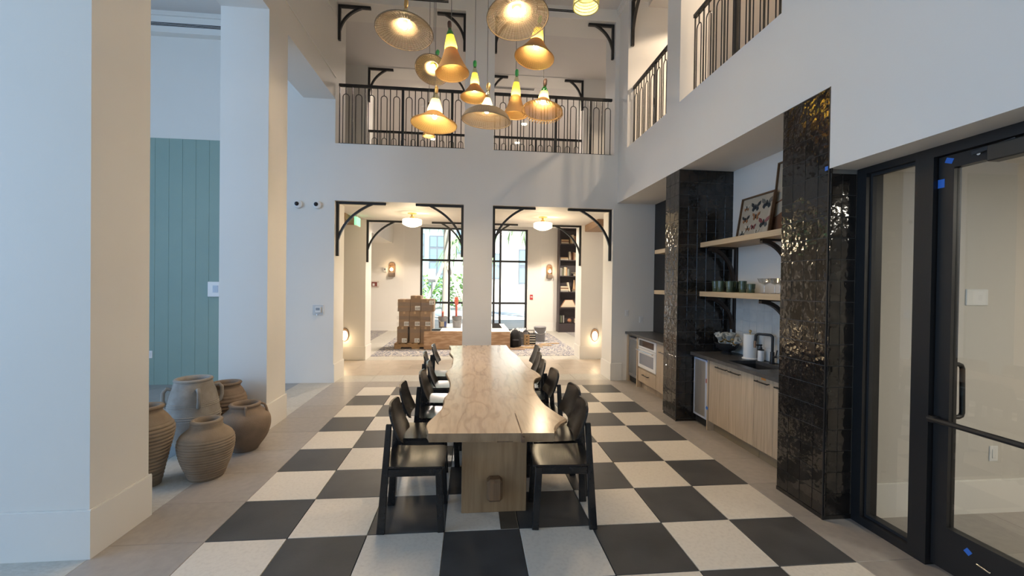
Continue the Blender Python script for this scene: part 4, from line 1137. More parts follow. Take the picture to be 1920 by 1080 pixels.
part('handle', m, CHROME, d, True)
dc = thing('drawer_cabinet', 'oak drawer unit below the white oven', 'cabinet')
m = MB(); m.box(XC + .052, 4.85, 3.16, 3.83, .10, .34); part('carcass', m, OAK, dc)
door_panel(dc, 3.165, 3.828, .115, .318, (3.40, 3.62, .245), name='drawer')
m = MB(); m.box(XC + .095, XC + .11, 3.16, 3.83, 0, .10); part('toe_kick', m, OAK, dc)
tcab = thing('base_cabinet', 'oak cabinet with one tall door between the oven and the far tiled pillar', 'cabinet')
m = MB(); m.box(XC + .052, 4.85, 2.475, 3.155, .10, .815); part('carcass', m, OAK, tcab)
door_panel(tcab, 2.82, 3.155, .115, .808, (2.85, 3.03, .70)); door_panel(tcab, 2.48, 2.82, .115, .808, (2.50, 2.68, .70))
m = MB(); m.box(XC + .095, XC + .11, 2.475, 3.155, 0, .10); part('toe_kick', m, OAK, tcab)
b = MB(); b.box(4.447, 4.852, 2.47, 3.40, 2.14, 2.20, .002); solo('wall_shelf', b, OAKS, 'upper oak shelf in the far recess on the black panel', 'shelf', 'oak wall shelves')
b = MB(); b.box(4.447, 4.852, 2.47, 3.40, 1.53, 1.59, .002); solo('wall_shelf', b, OAKS, 'lower oak shelf in the far recess on the black panel', 'shelf', 'oak wall shelves')
b = MB(); b.box(-.05, .05, -.02, .02, 0, .11, .003); b.box(-.04, .04, -.0205, .0205, .02, .09); solo('cream_box', b, mat('cream_card', (.60, .54, .42), .7), 'small cream box standing on the lower far shelf', 'box', loc=(4.55, 3.12, 1.59))

# ================================================================== PENDANT LAMPS OVER THE TABLE
STRAW = translucent_mat('woven_straw', (.52, .36, .16), (.85, .56, .20), .40)
STRAWG = translucent_mat('woven_grey_straw', (.24, .19, .13), (.30, .21, .11), .22)
STRAWI = translucent_mat('fine_straw_weave', (.68, .50, .18), (1.0, .80, .28), .60)
YELM = translucent_mat('yellow_weave', (.75, .62, .12), (1.0, .80, .14), .65)
CREAMM = translucent_mat('cream_weave', (.80, .62, .36), (1.0, .80, .45), .65)
PALEG = translucent_mat('pale_green_weave', (.72, .70, .38), (.95, .90, .45), .55)
GBOT = glass_mat('green_bottle', (.16, .72, .25), .10)
CBOT = glass_mat('clear_bottle', (.88, .90, .74), .12)
CORD = mat('grey_cord', (.10, .10, .10), .7)
CAPM = mat('dark_cap', (.06, .025, .02), .5)
CAPG = mat('green_cap', (.02, .30, .08), .5)
def resample(prof, step):
    out = [prof[0]]; acc = 0
    for a, b in zip(prof, prof[1:]):
        L = math.hypot(b[0] - a[0], b[1] - a[1]); d = step - acc
        while d <= L:
            t = d / L; out.append((a[0] + (b[0] - a[0]) * t, a[1] + (b[1] - a[1]) * t)); d += step
        acc = L - (d - step)
    out.append(prof[-1]); return out
def net(b, prof, step, r, nrad, rr, seg=40, twist=0.0):
    for (R_, z) in resample(prof, step):
        b.tube([(R_ * math.cos(2 * PI * j / seg), R_ * math.sin(2 * PI * j / seg), z) for j in range(seg)], r, 3, closed=True)
    pr = resample(prof, max(step * 1.5, .03))
    for k in range(nrad):
        b.tube([(R_ * math.cos(2 * PI * k / nrad + twist * i), R_ * math.sin(2 * PI * k / nrad + twist * i), z) for i, (R_, z) in enumerate(pr)], rr, 3, cap=False)
def pendant(label, loc, prof, neck, neck_m, bottle, tilt=(0, 0), weave=STRAW, dense=.011, inner=None, bulb_z=-.03, cap_m=CAPM, fringe=False, rim=.006, nrad=48, bulb_r=.028):
    """loc is the middle of the lamp's neck base; the shade profile runs down from z=0"""
    o = thing('pendant_lamp', label, 'lamp', loc, 0, 'woven bottle pendant lamps')
    nt_, nz = neck[-1]
    b = MB(); b.tube([(0, 0, nz + .10), (0, 0, ZC - loc[2])], .0035, 5); part('cord', b, CORD, o)
    b = MB(); b.lathe([(.001, ZC - loc[2] - .03), (.05, ZC - loc[2] - .025), (.055, ZC - loc[2])], n=20); part('ceiling_canopy', b, BLACKM, o, True)
    piv = thing_pivot = None
    T = Matrix.Rotation(tilt[0], 4, 'X') @ Matrix.Rotation(tilt[1], 4, 'Y')
    def P(nm, b, m_, sm=True):
        for v in b.bm.verts: v.co = T @ v.co
        return part(nm, b, m_, o, sm)
    b = MB(); b.lathe([(.016, nz + .02), (.022, nz + .04), (.022, nz + .085), (.016, nz + .10), (.001, nz + .102)], n=14); P('cap', b, cap_m)
    b = MB(); b.lathe([(neck[-2][0] - .004, neck[-2][1] * .92), (neck[-2][0] - .002, neck[-2][1]), (neck[-2][0] * .8, neck[-2][1] + (nz - neck[-2][1]) * .6), (.020, nz), (.016, nz + .035)], n=20); P('bottle', b, bottle)
    b = MB(); b.lathe(neck[:-1], n=28); nk = P('neck_sleeve', b, neck_m)
    b = MB(); net(b, prof, dense, .0042, nrad, .0028); P('woven_shade', b, weave, False)
    if inner is not None:
        b = MB(); b.lathe(resample(prof, .03), n=36); P('shade_lining', b, inner)
    b = MB(); R_, z = prof[-1]; b.tube([(R_ * math.cos(2 * PI * j / 44), R_ * math.sin(2 * PI * j / 44), z) for j in range(44)], rim, 5, closed=True); P('rim', b, weave)
    if fringe:
        b = MB()
        for j in range(44):
            a = 2 * PI * j / 44; b.beam((R_ * math.cos(a), R_ * math.sin(a), z), (R_ * math.cos(a + .1) * 1.03, R_ * math.sin(a + .1) * 1.03, z - .035), .007, .007)
        P('fringe', b, weave, False)
    b = MB(); b.sphere((0, 0, bulb_z), bulb_r, 12, 8, (1, 1, 1.15)); P('bulb', b, BULB)
    sl = add_light('lamp_glow', 'SPOT', T @ Vector((0, 0, min(bulb_z, -.03) - .06)), 15, (1.0, .78, .54), size=.04, parent=o)
    sl.data.spot_size = math.radians(125); sl.data.spot_blend = .7
    return o
def neckp(r0, r1, h, extra=.06): return [(r0, 0), (r0 * .9 + r1 * .1, h * .3), (r1, h), (.022, h + extra)]
brim = lambda R_, d: [(.055, 0), (.075, -.03), (R_ * .45, -.06), (R_ * .75, -.06 - d * .4), (R_, -.06 - d)]
cone = lambda r0, R_, h: [(r0, 0), (r0 + (R_ - r0) * .28, -h * .35), (r0 + (R_ - r0) * .62, -h * .68), (R_, -h)]
pendant('big wide-brimmed grey woven pendant lamp at the upper left of the cluster', (.955, 1.59, 4.31), brim(.287, .05), neckp(.05, .035, .08), CREAMM, CBOT, (math.radians(-7), math.radians(2)), STRAWG, .0125, cap_m=BRASS, bulb_z=-.05)
pendant('tall cone pendant lamp with dark green bottle neck left of the central pillar', (1.415, 1.74, 4.13), cone(.065, .175, .25), neckp(.068, .042, .16), YELM, GBOT, (math.radians(-4), math.radians(-4)), STRAW, .010, STRAWI, bulb_z=-.06)
pendant('round brimmed pendant lamp hanging behind the tall green-necked cone lamp', (1.185, 2.27, 4.23), brim(.20, .03), neckp(.048, .035, .12), YELM, CBOT, (math.radians(-28), math.radians(8)), STRAWG, .011, STRAWI, cap_m=CAPG, bulb_z=-.03)
pendant('small cone pendant lamp in front of the central pillar, above the wide grey hat lamp', (1.672, 2.42, 4.09), cone(.055, .170, .15), neckp(.055, .034, .15), YELM, CBOT, (math.radians(-3), 0), STRAW, .010, STRAWI, cap_m=CAPG, bulb_z=-.045)
pendant('slim bell-shaped yellow pendant lamp just right of the central pillar', (2.177, 2.37, 3.96), cone(.058, .143, .23), neckp(.058, .036, .17), YELM, CBOT, (0, math.radians(2)), STRAW, .010, STRAWI, cap_m=CAPG, bulb_z=-.05)
pendant('wide fringed pendant lamp with green bottle neck at the lower right of the cluster', (2.45, 1.94, 3.75), cone(.06, .225, .13), neckp(.06, .042, .09), YELM, GBOT, (math.radians(-6), math.radians(6)), STRAW, .0125, bulb_z=-.02, fringe=True)
pendant('wide grey hat-shaped pendant lamp lowest in front of the central pillar', (1.807, 1.80, 3.57), [(.075, 0), (.11, -.02), (.17, -.035), (.23, -.075), (.268, -.14)], neckp(.06, .03, .10), CREAMM, CBOT, (math.radians(2), math.radians(3)), STRAWG, .0095, cap_m=BRASS, bulb_z=-.03, nrad=64)
pendant('wide-skirted glowing pendant lamp lowest on the left of the cluster', (1.214, 2.16, 3.62), cone(.085, .262, .13), neckp(.09, .05, .16), CREAMM, CBOT, (math.radians(-3), math.radians(3)), STRAW, .0125, STRAWI, cap_m=BRASS, bulb_z=-.035)
pendant('small green-necked pendant lamp mostly hidden behind the lowest left lamp', (1.074, 2.88, 3.70), cone(.05, .08, .10), neckp(.05, .036, .18), YELM, GBOT, (0, 0), STRAW, .010, STRAWI)
pendant('big wide-brimmed woven pendant lamp at the top, right of the central pillar', (2.055, 1.18, 4.28), brim(.29, .06), neckp(.085, .06, .14), CREAMM, CBOT, (math.radians(-10), math.radians(-4)), STRAWG, .0125, cap_m=BRASS, bulb_z=-.05, bulb_r=.036)
pendant('flared bell pendant lamp with yellow neck on the right below the big brimmed lamp', (2.335, 1.755, 4.29), cone(.075, .213, .18), neckp(.07, .05, .14), YELM, CBOT, (math.radians(-4), math.radians(8)), STRAW, .010, STRAWI, cap_m=CAPG, bulb_z=-.05)
pendant('straight-sided yellow-green pendant lamp at the very top right of the cluster', (2.72, 1.116, 4.55), [(.10, 0), (.112, -.10), (.119, -.20), (.119, -.27)], neckp(.10, .05, .14), YELM, CBOT, (0, math.radians(3)), PALEG, .03, PALEG, bulb_z=.0, nrad=60)

# ================================================================== CORRIDOR AND WALL LAMPS
def schoolhouse(label, x, y):
    o = thing('ceiling_lamp', label, 'lamp', (x, y, ZS), 0, 'opal corridor lamps')
    b = MB(); b.lathe([(.085, 0), (.085, -.012), (.03, -.022), (.022, -.06), (.045, -.07), (.05, -.105)], n=24); part('brass_mount', b, BRASS, o, True)
    b = MB(); b.lathe([(.06, -.10), (.165, -.115), (.182, -.125), (.182, -.205), (.175, -.215), (.10, -.25), (.05, -.262), (.001, -.266)], n=36); part('shade', b, OPAL, o, True)
    add_light('lamp_glow', 'POINT', (0, 0, -.40), 21, (1.0, .78, .50), size=.12, parent=o)
    add_light('lamp_upglow', 'POINT', (.20, 0, -.07), 1.2, (1.0, .74, .36), size=.03, parent=o)
schoolhouse('opal glass schoolhouse ceiling lamp seen through the left opening', .525, 5.4)
schoolhouse('opal glass schoolhouse ceiling lamp seen through the right opening', 3.05, 5.4)
def step_light(label, x):
    o = thing('step_light', label, 'lamp', (x, YS, .54), 0, 'oval step lights')
    pts = [(.075 * math.cos(a), .130 * math.sin(a)) for a in [i * PI / 12 for i in range(24)]]
    b = MB(); b.tube([(p[0], -.006, p[1]) for p in pts], .016, 6, closed=True); part('oval_trim', b, mat('bronze_trim', (.30, .19, .12), .5), o, True)
    b = MB(); b.prism([(p[0] * .95, p[1] * .95) for p in pts], -.012, 0, axis=1); part('niche', b, mat('niche_brown', (.30, .20, .14), .5), o)
    b = MB(); b.prism([(p[0] * .82, p[1] * .78 - .02) for p in pts], -.02, -.012, axis=1); part('lens', b, LENS, o)
    add_light('lamp_glow', 'POINT', (0, -.12, -.10), 2.2, (1.0, .72, .40), size=.05, parent=o)
step_light('glowing oval step light low on the left corridor pillar', -.985)
step_light('glowing oval step light low on the right corridor pillar', 4.427)
def sconce(label, x, z):
    o = thing('wall_sconce', label, 'lamp', (x, YW, z), 0, 'arched wall sconces')
    b = MB(); b.box(-.105, .105, -.03, 0, -.25, -.02, .004); b.prism([(-.105, -.02), (.105, -.02), (.105, .14), (.085, .20), (.045, .24), (-.045, .24), (-.085, .20), (-.105, .14)], -.03, 0, axis=1)
    part('back_plate', b, wood_mat('sconce_wood', (.30, .20, .13), (.22, .14, .09), 2), o)
    b = MB(); b.lathe([(.085, -.10), (.085, .06), (.075, .11), (.045, .15)], (0, -.09, 0), 20); part('glass_shade', b, glass_mat('smoky_glass', (.85, .78, .68), .06), o, True)
    b = MB(); b.box(-.09, .09, -.17, -.03, -.25, -.10, .006); part('base', b, mat('sconce_base', (.20, .15, .11), .5), o)
    b = MB(); b.sphere((0, -.09, .0), .055, 14, 10); part('bulb', b, LENS, o, True)
    add_light('lamp_glow', 'POINT', (0, -.20, .05), 4.5, (1.0, .74, .46), size=.06, parent=o)
sconce('arched wooden wall sconce with lit bulb left of the windows', -1.044, 2.10)
sconce('arched wooden wall sconce with lit bulb right of the windows', 4.424, 2.12)
for k, (x, y) in enumerate(((.40, 7.36), (3.10, 7.37), (.40, 9.17), (3.11, 9.17), (.39, 10.79), (3.09, 10.78))):
    o = thing('downlight', 'round lit ceiling downlight of the upper gallery, %s row from the front, %s side' % (ORD[k // 2], 'left' if k % 2 == 0 else 'right'), 'lamp', (x, y, ZH + .02), 0, 'gallery downlights')
    b = MB(); b.lathe([(.10, 0), (.10, -.006), (.075, -.012)], n=24); part('trim_ring', b, WHITE, o, True)
    b = MB(); b.lathe([(.075, -.010), (.06, -.03), (.001, -.04)], n=20); part('lens', b, DOWNL, o, True)
    add_light('lamp_beam', 'SPOT', (0, 0, -.06), 60, (1.0, .86, .74), size=.08, parent=o).data.spot_size = math.radians(150)
for k, (x, y) in enumerate(((.8, 8.6), (3.0, 8.6), (-1.9, 9.5), (5.6, 9.0))):  # lamps hidden from view, added to brighten the lobby
    o = thing('added_lobby_light', 'unseen fill light added in the lobby above the %s' % ('pallet of boxes', 'buckets and tools', 'left lobby wall', 'bookcase aisle')[k], 'lamp', (x, y, 3.80), 0, 'added lobby fill lights')
    b = MB(); b.lathe([(.09, 0), (.09, -.006), (.06, -.012), (.001, -.012)], n=20); part('lens', b, DOWNL, o, True)
    add_light('lamp_beam', 'SPOT', (0, 0, -.05), 430, (1.0, .86, .72), size=.08, parent=o).data.spot_size = math.radians(140)
o = thing('gallery_lamp', 'square ceiling light of the side gallery behind the narrow right railing', 'lamp', (5.30, 5.0, ZH + .02))
b = MB(); b.box(-.15, .15, -.15, .15, -.03, 0, .004); part('frame', b, WHITE, o)
b = MB(); b.box(-.12, .12, -.12, .12, -.034, -.03); part('diffuser', b, mat('lit_diffuser', (1, 1, 1), .4, emis=3, ecol=(1, .9, .75)), o)
for yy in (3.2, 1.2):  # lamps above the frame, added to light the side gallery
    q = thing('added_gallery_light', 'unseen ceiling light added in the side gallery behind the %s right railing' % ('narrow' if yy > 2 else 'wide'), 'lamp', (5.8, yy, ZH + .02), 0, 'added side gallery lights')
    b = MB(); b.lathe([(.09, 0), (.09, -.006), (.06, -.012), (.001, -.012)], n=20); part('lens', b, DOWNL, q, True)
    add_light('lamp_beam', 'SPOT', (0, 0, -.05), 190, (1.0, .78, .56), size=.08, parent=q).data.spot_size = math.radians(150)
q = thing('added_office_light', 'unseen flat ceiling light added to light the office behind the glass door', 'lamp', (6.1, -2.4, 2.60))  # lamp out of view, added so the office is lit
b = MB(); b.box(-.3, .3, -.3, .3, -.02, 0, .004); part('diffuser', b, mat('added_office_panel', (1, 1, 1), .4, emis=2.2, ecol=(1, .88, .72)), q)
add_light('lamp_beam', 'AREA', (0, 0, -.03), 50, (1.0, .90, .78), size=.5, parent=q)
# slot diffusers in the atrium header, ceiling slots beyond
def slot(name, label, x0, x1, y, z, facing='y', n=2):
    o = thing(name, label, 'vent', ((x0 + x1) / 2, y, z))
    w_ = (x1 - x0) / 2
    if facing == 'y':
        b = MB(); b.box(-w_, w_, -.006, 0, -.03, .03); part('frame', b, WHITE, o)
        for k in range(n):
            b = MB(); b.box(-w_ + .02, w_ - .02, -.009, -.006, -.022 + k * .024, -.004 + k * .024); part('slot', b, BLACKP, o)
    else:
        b = MB(); b.box(-w_, w_, -.07, .07, -.006, 0); part('frame', b, WHITE, o)
        for k in range(n):
            b = MB(); b.box(-w_ + .02, w_ - .02, -.05 + k * .055, -.02 + k * .055, -.009, -.006); part('slot', b, BLACKP, o)
slot('slot_diffuser', 'slotted air diffuser above the left gallery opening', .45, 1.25, YF, 6.33)
slot('slot_diffuser', 'slotted air diffuser above the right gallery opening', 2.70, 3.45, YF, 6.33)
slot('slot_diffuser', 'slotted ceiling diffuser beyond the right gallery opening', 2.10, 3.10, 7.05, ZH + .02, 'z')
b = MB(); b.lathe([(.0, -.04), (.05, -.04), (.065, -.02), (.07, 0)], n=20); solo('smoke_detector', b, WHITE, 'small white smoke detector on the gallery ceiling behind the left lamps', 'detector', loc=(.386, 8.25, ZH + .02), smooth=True)
# exit sign (lit green panel), alarms
o = thing('exit_sign', 'small green lit exit sign beside the far left opening', 'sign', (-.62, 5.9, 2.86))
b = MB(); b.box(-.02, .02, -.15, .15, -.09, .09, .004); part('housing', b, WHITE, o)
b = MB(); b.box(.02, .024, -.14, .14, -.08, .08); b.box(-.024, -.02, -.14, .14, -.08, .08); b.box(-.018, .018, -.156, -.15, -.08, .08); part('lit_face', b, EXITG, o)
b = MB(); b.box(-.01, .01, -.02, .02, .09, .12); part('mount', b, WHITE, o)
o = thing('fire_alarm', 'white and red alarm plate low on the left lobby wall', 'alarm', (-1.61, YW, 1.586))
b = MB(); b.box(-.14, .14, -.03, 0, -.11, .11, .004); part('plate', b, mat('alarm_white', (.62, .55, .50), .5), o)
b = MB(); b.box(-.10, .08, -.036, -.03, -.07, .075); part('red_face', b, mat('alarm_red', (.22, .06, .05), .5), o)
b = MB(); b.box(-.07, .0, -.04, -.036, -.05, .03); b.box(.09, .125, -.036, -.03, -.05, .05); part('strobe', b, WHITE, o)
o = thing('pull_station', 'small red fire alarm pull station right of the windows', 'alarm', (3.79, YW, 1.203))
b = MB(); b.box(-.05, .05, -.04, 0, -.085, .085, .004); part('case', b, mat('signal_red', (.50, .05, .05), .45), o)
b = MB(); b.box(-.035, .035, -.05, -.04, -.01, .02); part('pull_bar', b, WHITE, o)
o = thing('wall_strobe', 'small white box beside the left arched sconce', 'alarm', (-1.27, YW, 2.09))
b = MB(); b.box(-.055, .055, -.05, 0, -.07, .07, .006); part('case', b, WHITE, o)
b = MB(); b.box(-.03, .03, -.06, -.05, -.02, .04); part('lens', b, GREYM, o)

# ================================================================== DARK BOOKCASE
bc = thing('bookcase', 'tall dark aubergine bookcase against the lobby wall', 'bookcase', (4.70, 11.62, 0))
BW = 1.15; BD = .36
b = MB(); b.box(0, .035, 0, BD, 0, 3.70); part('side_panel', b, SHELFD, bc)
b = MB(); b.box(BW - .035, BW, 0, BD, 0, 3.70); part('side_panel', b, SHELFD, bc)
b = MB(); b.box(.035, BW - .035, BD - .02, BD, 0, 3.70); part('back_panel', b, SHELFD, bc)
b = MB(); b.box(.035, BW - .035, 0, BD - .02, 0, .30); part('base_drawer', b, SHELFD, bc)
b = MB(); b.box(.035, BW - .035, 0, BD, 3.60, 3.70); part('cornice', b, SHELFD, bc)
b = MB(); b.sphere((.78, -.012, .20), .014, 8, 6); part('knob', b, BRASS, bc, True)
# shelf heights measured from the photograph (top faces)
SZ = [.33, .985, 1.64, 2.02 + .31, 2.95 - .0, 3.0]
SZ = [.327, .859, 1.413, 1.97, 2.519, 3.089]
for z in SZ[1:]:
    b = MB(); b.box(.035, BW - .035, .01, BD - .02, z - .03, z); part('shelf', b, SHELFD, bc)
bcol = {'tan': (.45, .30, .16), 'cream': (.62, .54, .40), 'olive': (.15, .15, .10), 'grey': (.28, .27, .24), 'brown': (.22, .12, .07), 'dark green': (.07, .09, .06), 'rust': (.36, .17, .09)}
bmat = {k: mat('book_' + k.replace(' ', '_'), v, .7) for k, v in bcol.items()}
shn = ['bottom', 'fifth', 'fourth', 'third', 'second', 'top']
X0, Y0 = 4.735, 11.64
def book_up(x, s, w_, h_, c, idx, lean=0):
    o = thing('book', '%s upright book, %s from the left of the upright books on the %s shelf of the bookcase' % (c, ORD[idx], shn[s]) if False else '%s upright book, %s along the %s bookcase shelf' % (c, ORD[idx], shn[s]), 'book', (X0 + x, Y0 + .02, SZ[s]), 0, 'books on the %s shelf' % shn[s])
    o.rotation_euler = (0, lean, 0)
    b = MB(); b.box(0, .006, 0, .17, 0, h_); b.box(w_ - .006, w_, 0, .17, 0, h_); b.box(.006, w_ - .006, 0, .006, 0, h_); part('cover', b, bmat[c], o)
    b = MB(); b.box(.006, w_ - .006, .006, .165, .005, h_ - .008); part('pages', b, bmat['cream'], o)
def book_flat(x, s, k, L, c, idx):
    z = SZ[s] + k * .048
    o = thing('book', '%s book lying flat on the %s bookcase shelf, %s of its stack' % (c, shn[s], ('bottom', 'second', 'third', 'top')[k]) + ('' if idx == 0 else ' on the right'), 'book', (X0 + x, Y0 + .02, z), 0, 'books on the %s shelf' % shn[s])
    b = MB(); b.box(0, L, 0, .18, 0, .007); b.box(0, L, 0, .18, .038, .045); b.box(0, L, 0, .006, .007, .038); part('cover', b, bmat[c], o)
    b = MB(); b.box(.005, L - .008, .006, .175, .007, .038); part('pages', b, bmat['cream'], o)
# bottom shelf
for i, (x, w_, h_, c) in enumerate(((.02, .04, .26, 'dark green'), (.07, .03, .24, 'olive'), (.135, .04, .25, 'grey'), (.93, .04, .30, 'cream'), (.98, .04, .27, 'dark green'), (1.03, .035, .25, 'olive'))): book_up(x, 0, w_, h_, c, i)
for k, c in enumerate(('cream', 'grey', 'tan')): book_flat(.56, 0, k, .30, c, 0)
b = MB(); b.sphere((0, 0, .075), .075, 16, 12, (1, 1, .95)); b.lathe([(.001, 0), (.03, 0), (.02, .01)], n=12)
solo('round_vase', b, bmat['rust'], 'small round reddish pot on the bottom bookcase shelf', 'pot', loc=(X0 + .38, Y0 + .1, SZ[0]), smooth=True)
# fifth (second from bottom): open book display + upright
o = thing('open_book', 'open cream book propped up on the fifth bookcase shelf', 'book', (X0 + .33, Y0 + .06, SZ[1]), 0, None)
b = MB(); b.prism([(-.30, 0), (.30, 0), (.16, .27), (-.12, .27)], .03, .05, axis=1); part('cover', b, bmat['rust'], o)
b = MB(); b.prism([(-.265, .012), (.265, .012), (.14, .255), (-.10, .255)], .018, .03, axis=1); part('pages', b, bmat['cream'], o)
for i, (x, w_, h_, c) in enumerate(((.71, .05, .30, 'cream'), (.77, .04, .31, 'tan'), (.83, .05, .29, 'brown'), (.90, .035, .25, 'olive'), (.95, .04, .26, 'grey'), (1.0, .035, .24, 'rust'))): book_up(x, 1, w_, h_, c, i)
# fourth
for k, c in enumerate(('grey', 'cream', 'brown', 'cream')): book_flat(.03, 2, k, .28, c, 0)
book_up(.335, 2, .05, .33, 'cream', 0, -.22)
for k, c in enumerate(('olive', 'brown')): book_flat(.47, 2, k, .34, c, 1)
for i, x in enumerate((.53, .60)):
    o = thing('bookend', 'tall tapering wooden bookend, %s one, on the fourth bookcase shelf' % ('left', 'right')[i], 'bookend', (X0 + x, Y0 + .09, SZ[2] + .094), 0, 'tapering bookends')
    b = MB(); b.prism([(-.045, 0), (.035, 0), (.012, .32), (-.012, .32)] if i == 0 else [(-.02, 0), (.075, 0), (.02, .24), (-.005, .24)], 0, .06, axis=1); part('body', b, bmat['rust' if i else 'tan'], o)
for i, (x, w_, h_, c) in enumerate(((.86, .045, .32, 'tan'), (.915, .04, .31, 'cream'), (.965, .04, .30, 'brown'), (1.015, .04, .29, 'tan'))): book_up(x, 2, w_, h_, c, i + 1)
# third: books, low bowl
for i, (x, w_, h_, c) in enumerate(((.01, .06, .27, 'grey'), (.08, .05, .25, 'olive'), (.15, .05, .30, 'cream'), (.205, .05, .29, 'tan'), (.27, .045, .24, 'grey'), (.32, .04, .23, 'dark green'), (.98, .04, .28, 'brown'), (1.03, .04, .27, 'cream'))): book_up(x, 3, w_, h_, c, i)
b = MB(); b.lathe([(.001, .06), (.10, .06), (.235, .105), (.255, .115), (.235, .118), (.10, .075), (.001, .072)], n=32); b.lathe([(.03, 0), (.05, .03), (.03, .06)], (-.12, 0, 0), 10, True, True); b.lathe([(.03, 0), (.05, .03), (.03, .06)], (.12, 0, 0), 10, True, True); b.lathe([(.03, 0), (.05, .03), (.03, .06)], (0, -.06, 0), 10, True, True)
solo('footed_tray', b, bmat['cream'], 'wide low cream footed dish on the third bookcase shelf', 'dish', loc=(X0 + .66, Y0 + .10, SZ[3]), smooth=True).scale = (1, .5, 1)
# second: books and round plate on books
for k, c in enumerate(('cream', 'tan')): book_flat(.02, 4, k, .28, c, 0)
for i, (x, w_, h_, c) in enumerate(((.32, .05, .29, 'cream'), (.375, .035, .24, 'brown'), (.46, .05, .27, 'rust'), (.515, .045, .26, 'cream'), (1.0, .04, .30, 'brown'), (1.04, .035, .28, 'cream'))): book_up(x, 4, w_, h_, c, i)
for k, c in enumerate(('tan', 'brown')): book_flat(.62, 4, k, .30, c, 1)
o = thing('round_plate', 'round tan plate standing on a stack of books on the second bookcase shelf', 'plate', (X0 + .755, Y0 + .12, SZ[4] + .265), 0)
b = MB(); b.lathe([(.001, 0), (.10, .004), (.165, .02), (.168, .028), (.10, .012), (.001, .008)], n=32, M=Matrix.Rotation(PI / 2 - .1, 4, 'X')); part('dish', b, bmat['tan'], o, True)
b = MB(); b.beam((-.06, -.0, -.165), (-.06, .06, -.02), .012, .012); b.beam((.06, 0, -.165), (.06, .06, -.02), .012, .012); part('plate_stand', b, INK, o)
# top
for k, c in enumerate(('cream', 'brown', 'tan')): book_flat(.04, 5, k, .26, c, 0)
for i, (x, w_, h_, c) in enumerate(((.36, .05, .30, 'tan'), (.42, .05, .31, 'cream'), (.475, .04, .28, 'rust'), (.52, .045, .27, 'brown'), (.60, .04, .25, 'olive'))): book_up(x, 5, w_, h_, c, i)
for k, c in enumerate(('cream', 'cream')): book_flat(.72, 5, k, .26, c, 1)
b = MB(); b.lathe([(.001, 0), (.06, 0), (.08, .07), (.07, .16), (.04, .20), (.05, .24), (.035, .24), (.001, .2)], n=18); solo('small_vase', b, bmat['olive'], 'small olive vase at the right end of the top bookcase shelf', 'vase', loc=(X0 + 1.04, Y0 + .1, SZ[5]), smooth=True)

# ================================================================== PALLET OF CARTONS
pl = thing('wooden_pallet', 'wooden pallet on the patterned carpet carrying the shrink-wrapped cartons', 'pallet', (-.22, 7.88, .006))
for k in range(3):
    b = MB(); b.box(.0, 1.05, .02 + k * .42, .12 + k * .42, .10, .118); part('deck_board', b, PALLET, pl)
for k in range(7):
    b = MB(); b.box(k * .16, k * .16 + .10, .0, 1.0, .118, .135); part('deck_board', b, PALLET, pl)
for yy in (0.0, .45, .9):
    b = MB(); b.box(0, .16, yy, yy + .04, .0, .10); b.box(.16, .42, yy, yy + .04, .045, .10); b.box(.42, .62, yy, yy + .04, 0, .10); b.box(.62, .88, yy, yy + .04, .045, .10); b.box(.88, 1.05, yy, yy + .04, 0, .10); part('stringer', b, PALLET, pl)
def carton(x0, x1, z0, z1, label, lab=True, y=7.93, d=.40, lx=.62, lz=.22, tape_=True):
    o = thing('carton', label, 'box', (x0, y, z0), 0, 'shrink-wrapped cartons on the pallet')
    w_, h_ = x1 - x0, z1 - z0
    b = MB(); b.box(.002, w_ - .002, 0, d, .001, h_ - .001, .004); part('box_body', b, CARD, o)
    if tape_:
        b = MB(); b.box(w_ * .5 - .025, w_ * .5 + .025, -.0012, d, h_ - .06, h_ + .0006); part('packing_tape', b, mat('tan_tape', (.42, .28, .17), .4), o)
    if lab:
        b = MB(); b.box(w_ * lx - .06, w_ * lx + .06, -.002, 0, h_ * lz - .05, h_ * lz + .055); lb = part('label', b, LABELW, o)
        b = MB()
        for k in range(4): b.box(w_ * lx - .045, w_ * lx + .02, -.003, -.002, h_ * lz - .03 + k * .018, h_ * lz - .024 + k * .018)
        b.box(w_ * lx + .032, w_ * lx + .045, -.003, -.002, h_ * lz - .03, h_ * lz + .03)
        part('print', b, INK, lb)
z1, z2, z3, z4, z5 = .142, .548, .932, 1.248, 1.33
rowl = ['left', 'middle', 'right']
for k, (a, c) in enumerate(((-.165, .10), (.145, .41), (.415, .66))): carton(a, c, z1, z2, 'cardboard carton with white label, bottom tier %s' % rowl[k], k < 2, lx=.68, lz=.16)
for k, (a, c) in enumerate(((-.125, .132), (.132, .402), (.402, .655))): carton(a, c, z2, z3, 'cardboard carton with white label, second tier %s' % rowl[k], True, lx=.74, lz=.20)
carton(-.155, .158, z3, z4 - .01, 'unlabelled cardboard carton, third tier left', False)
carton(.158, .415, z3, z5, 'taller cardboard carton sticking out at the top of the stack, middle', True, lx=.68, lz=.22)
carton(.415, .742, z3, z4, 'cardboard carton with upright label, third tier right', True, lx=.82, lz=.72)
for a, c, zz, q in ((-.165, .10, z1, 'bottom'), (.15, .66, z1, 'bottom'),):
    pass
WRAP = glass_mat('shrink_film', (.95, .95, .95), .06, .15)
b = MB()
for zz, amp in ((.45, .0), (.62, .02), (.78, -.02), (.98, .03), (1.12, -.01)):
    b.beam((-.17, 7.922, zz), (.70, 7.922, zz + amp), .002, .09)
solo('shrink_wrap', b, WRAP, 'bands of clear shrink film around the stacked cartons', 'plastic wrap')

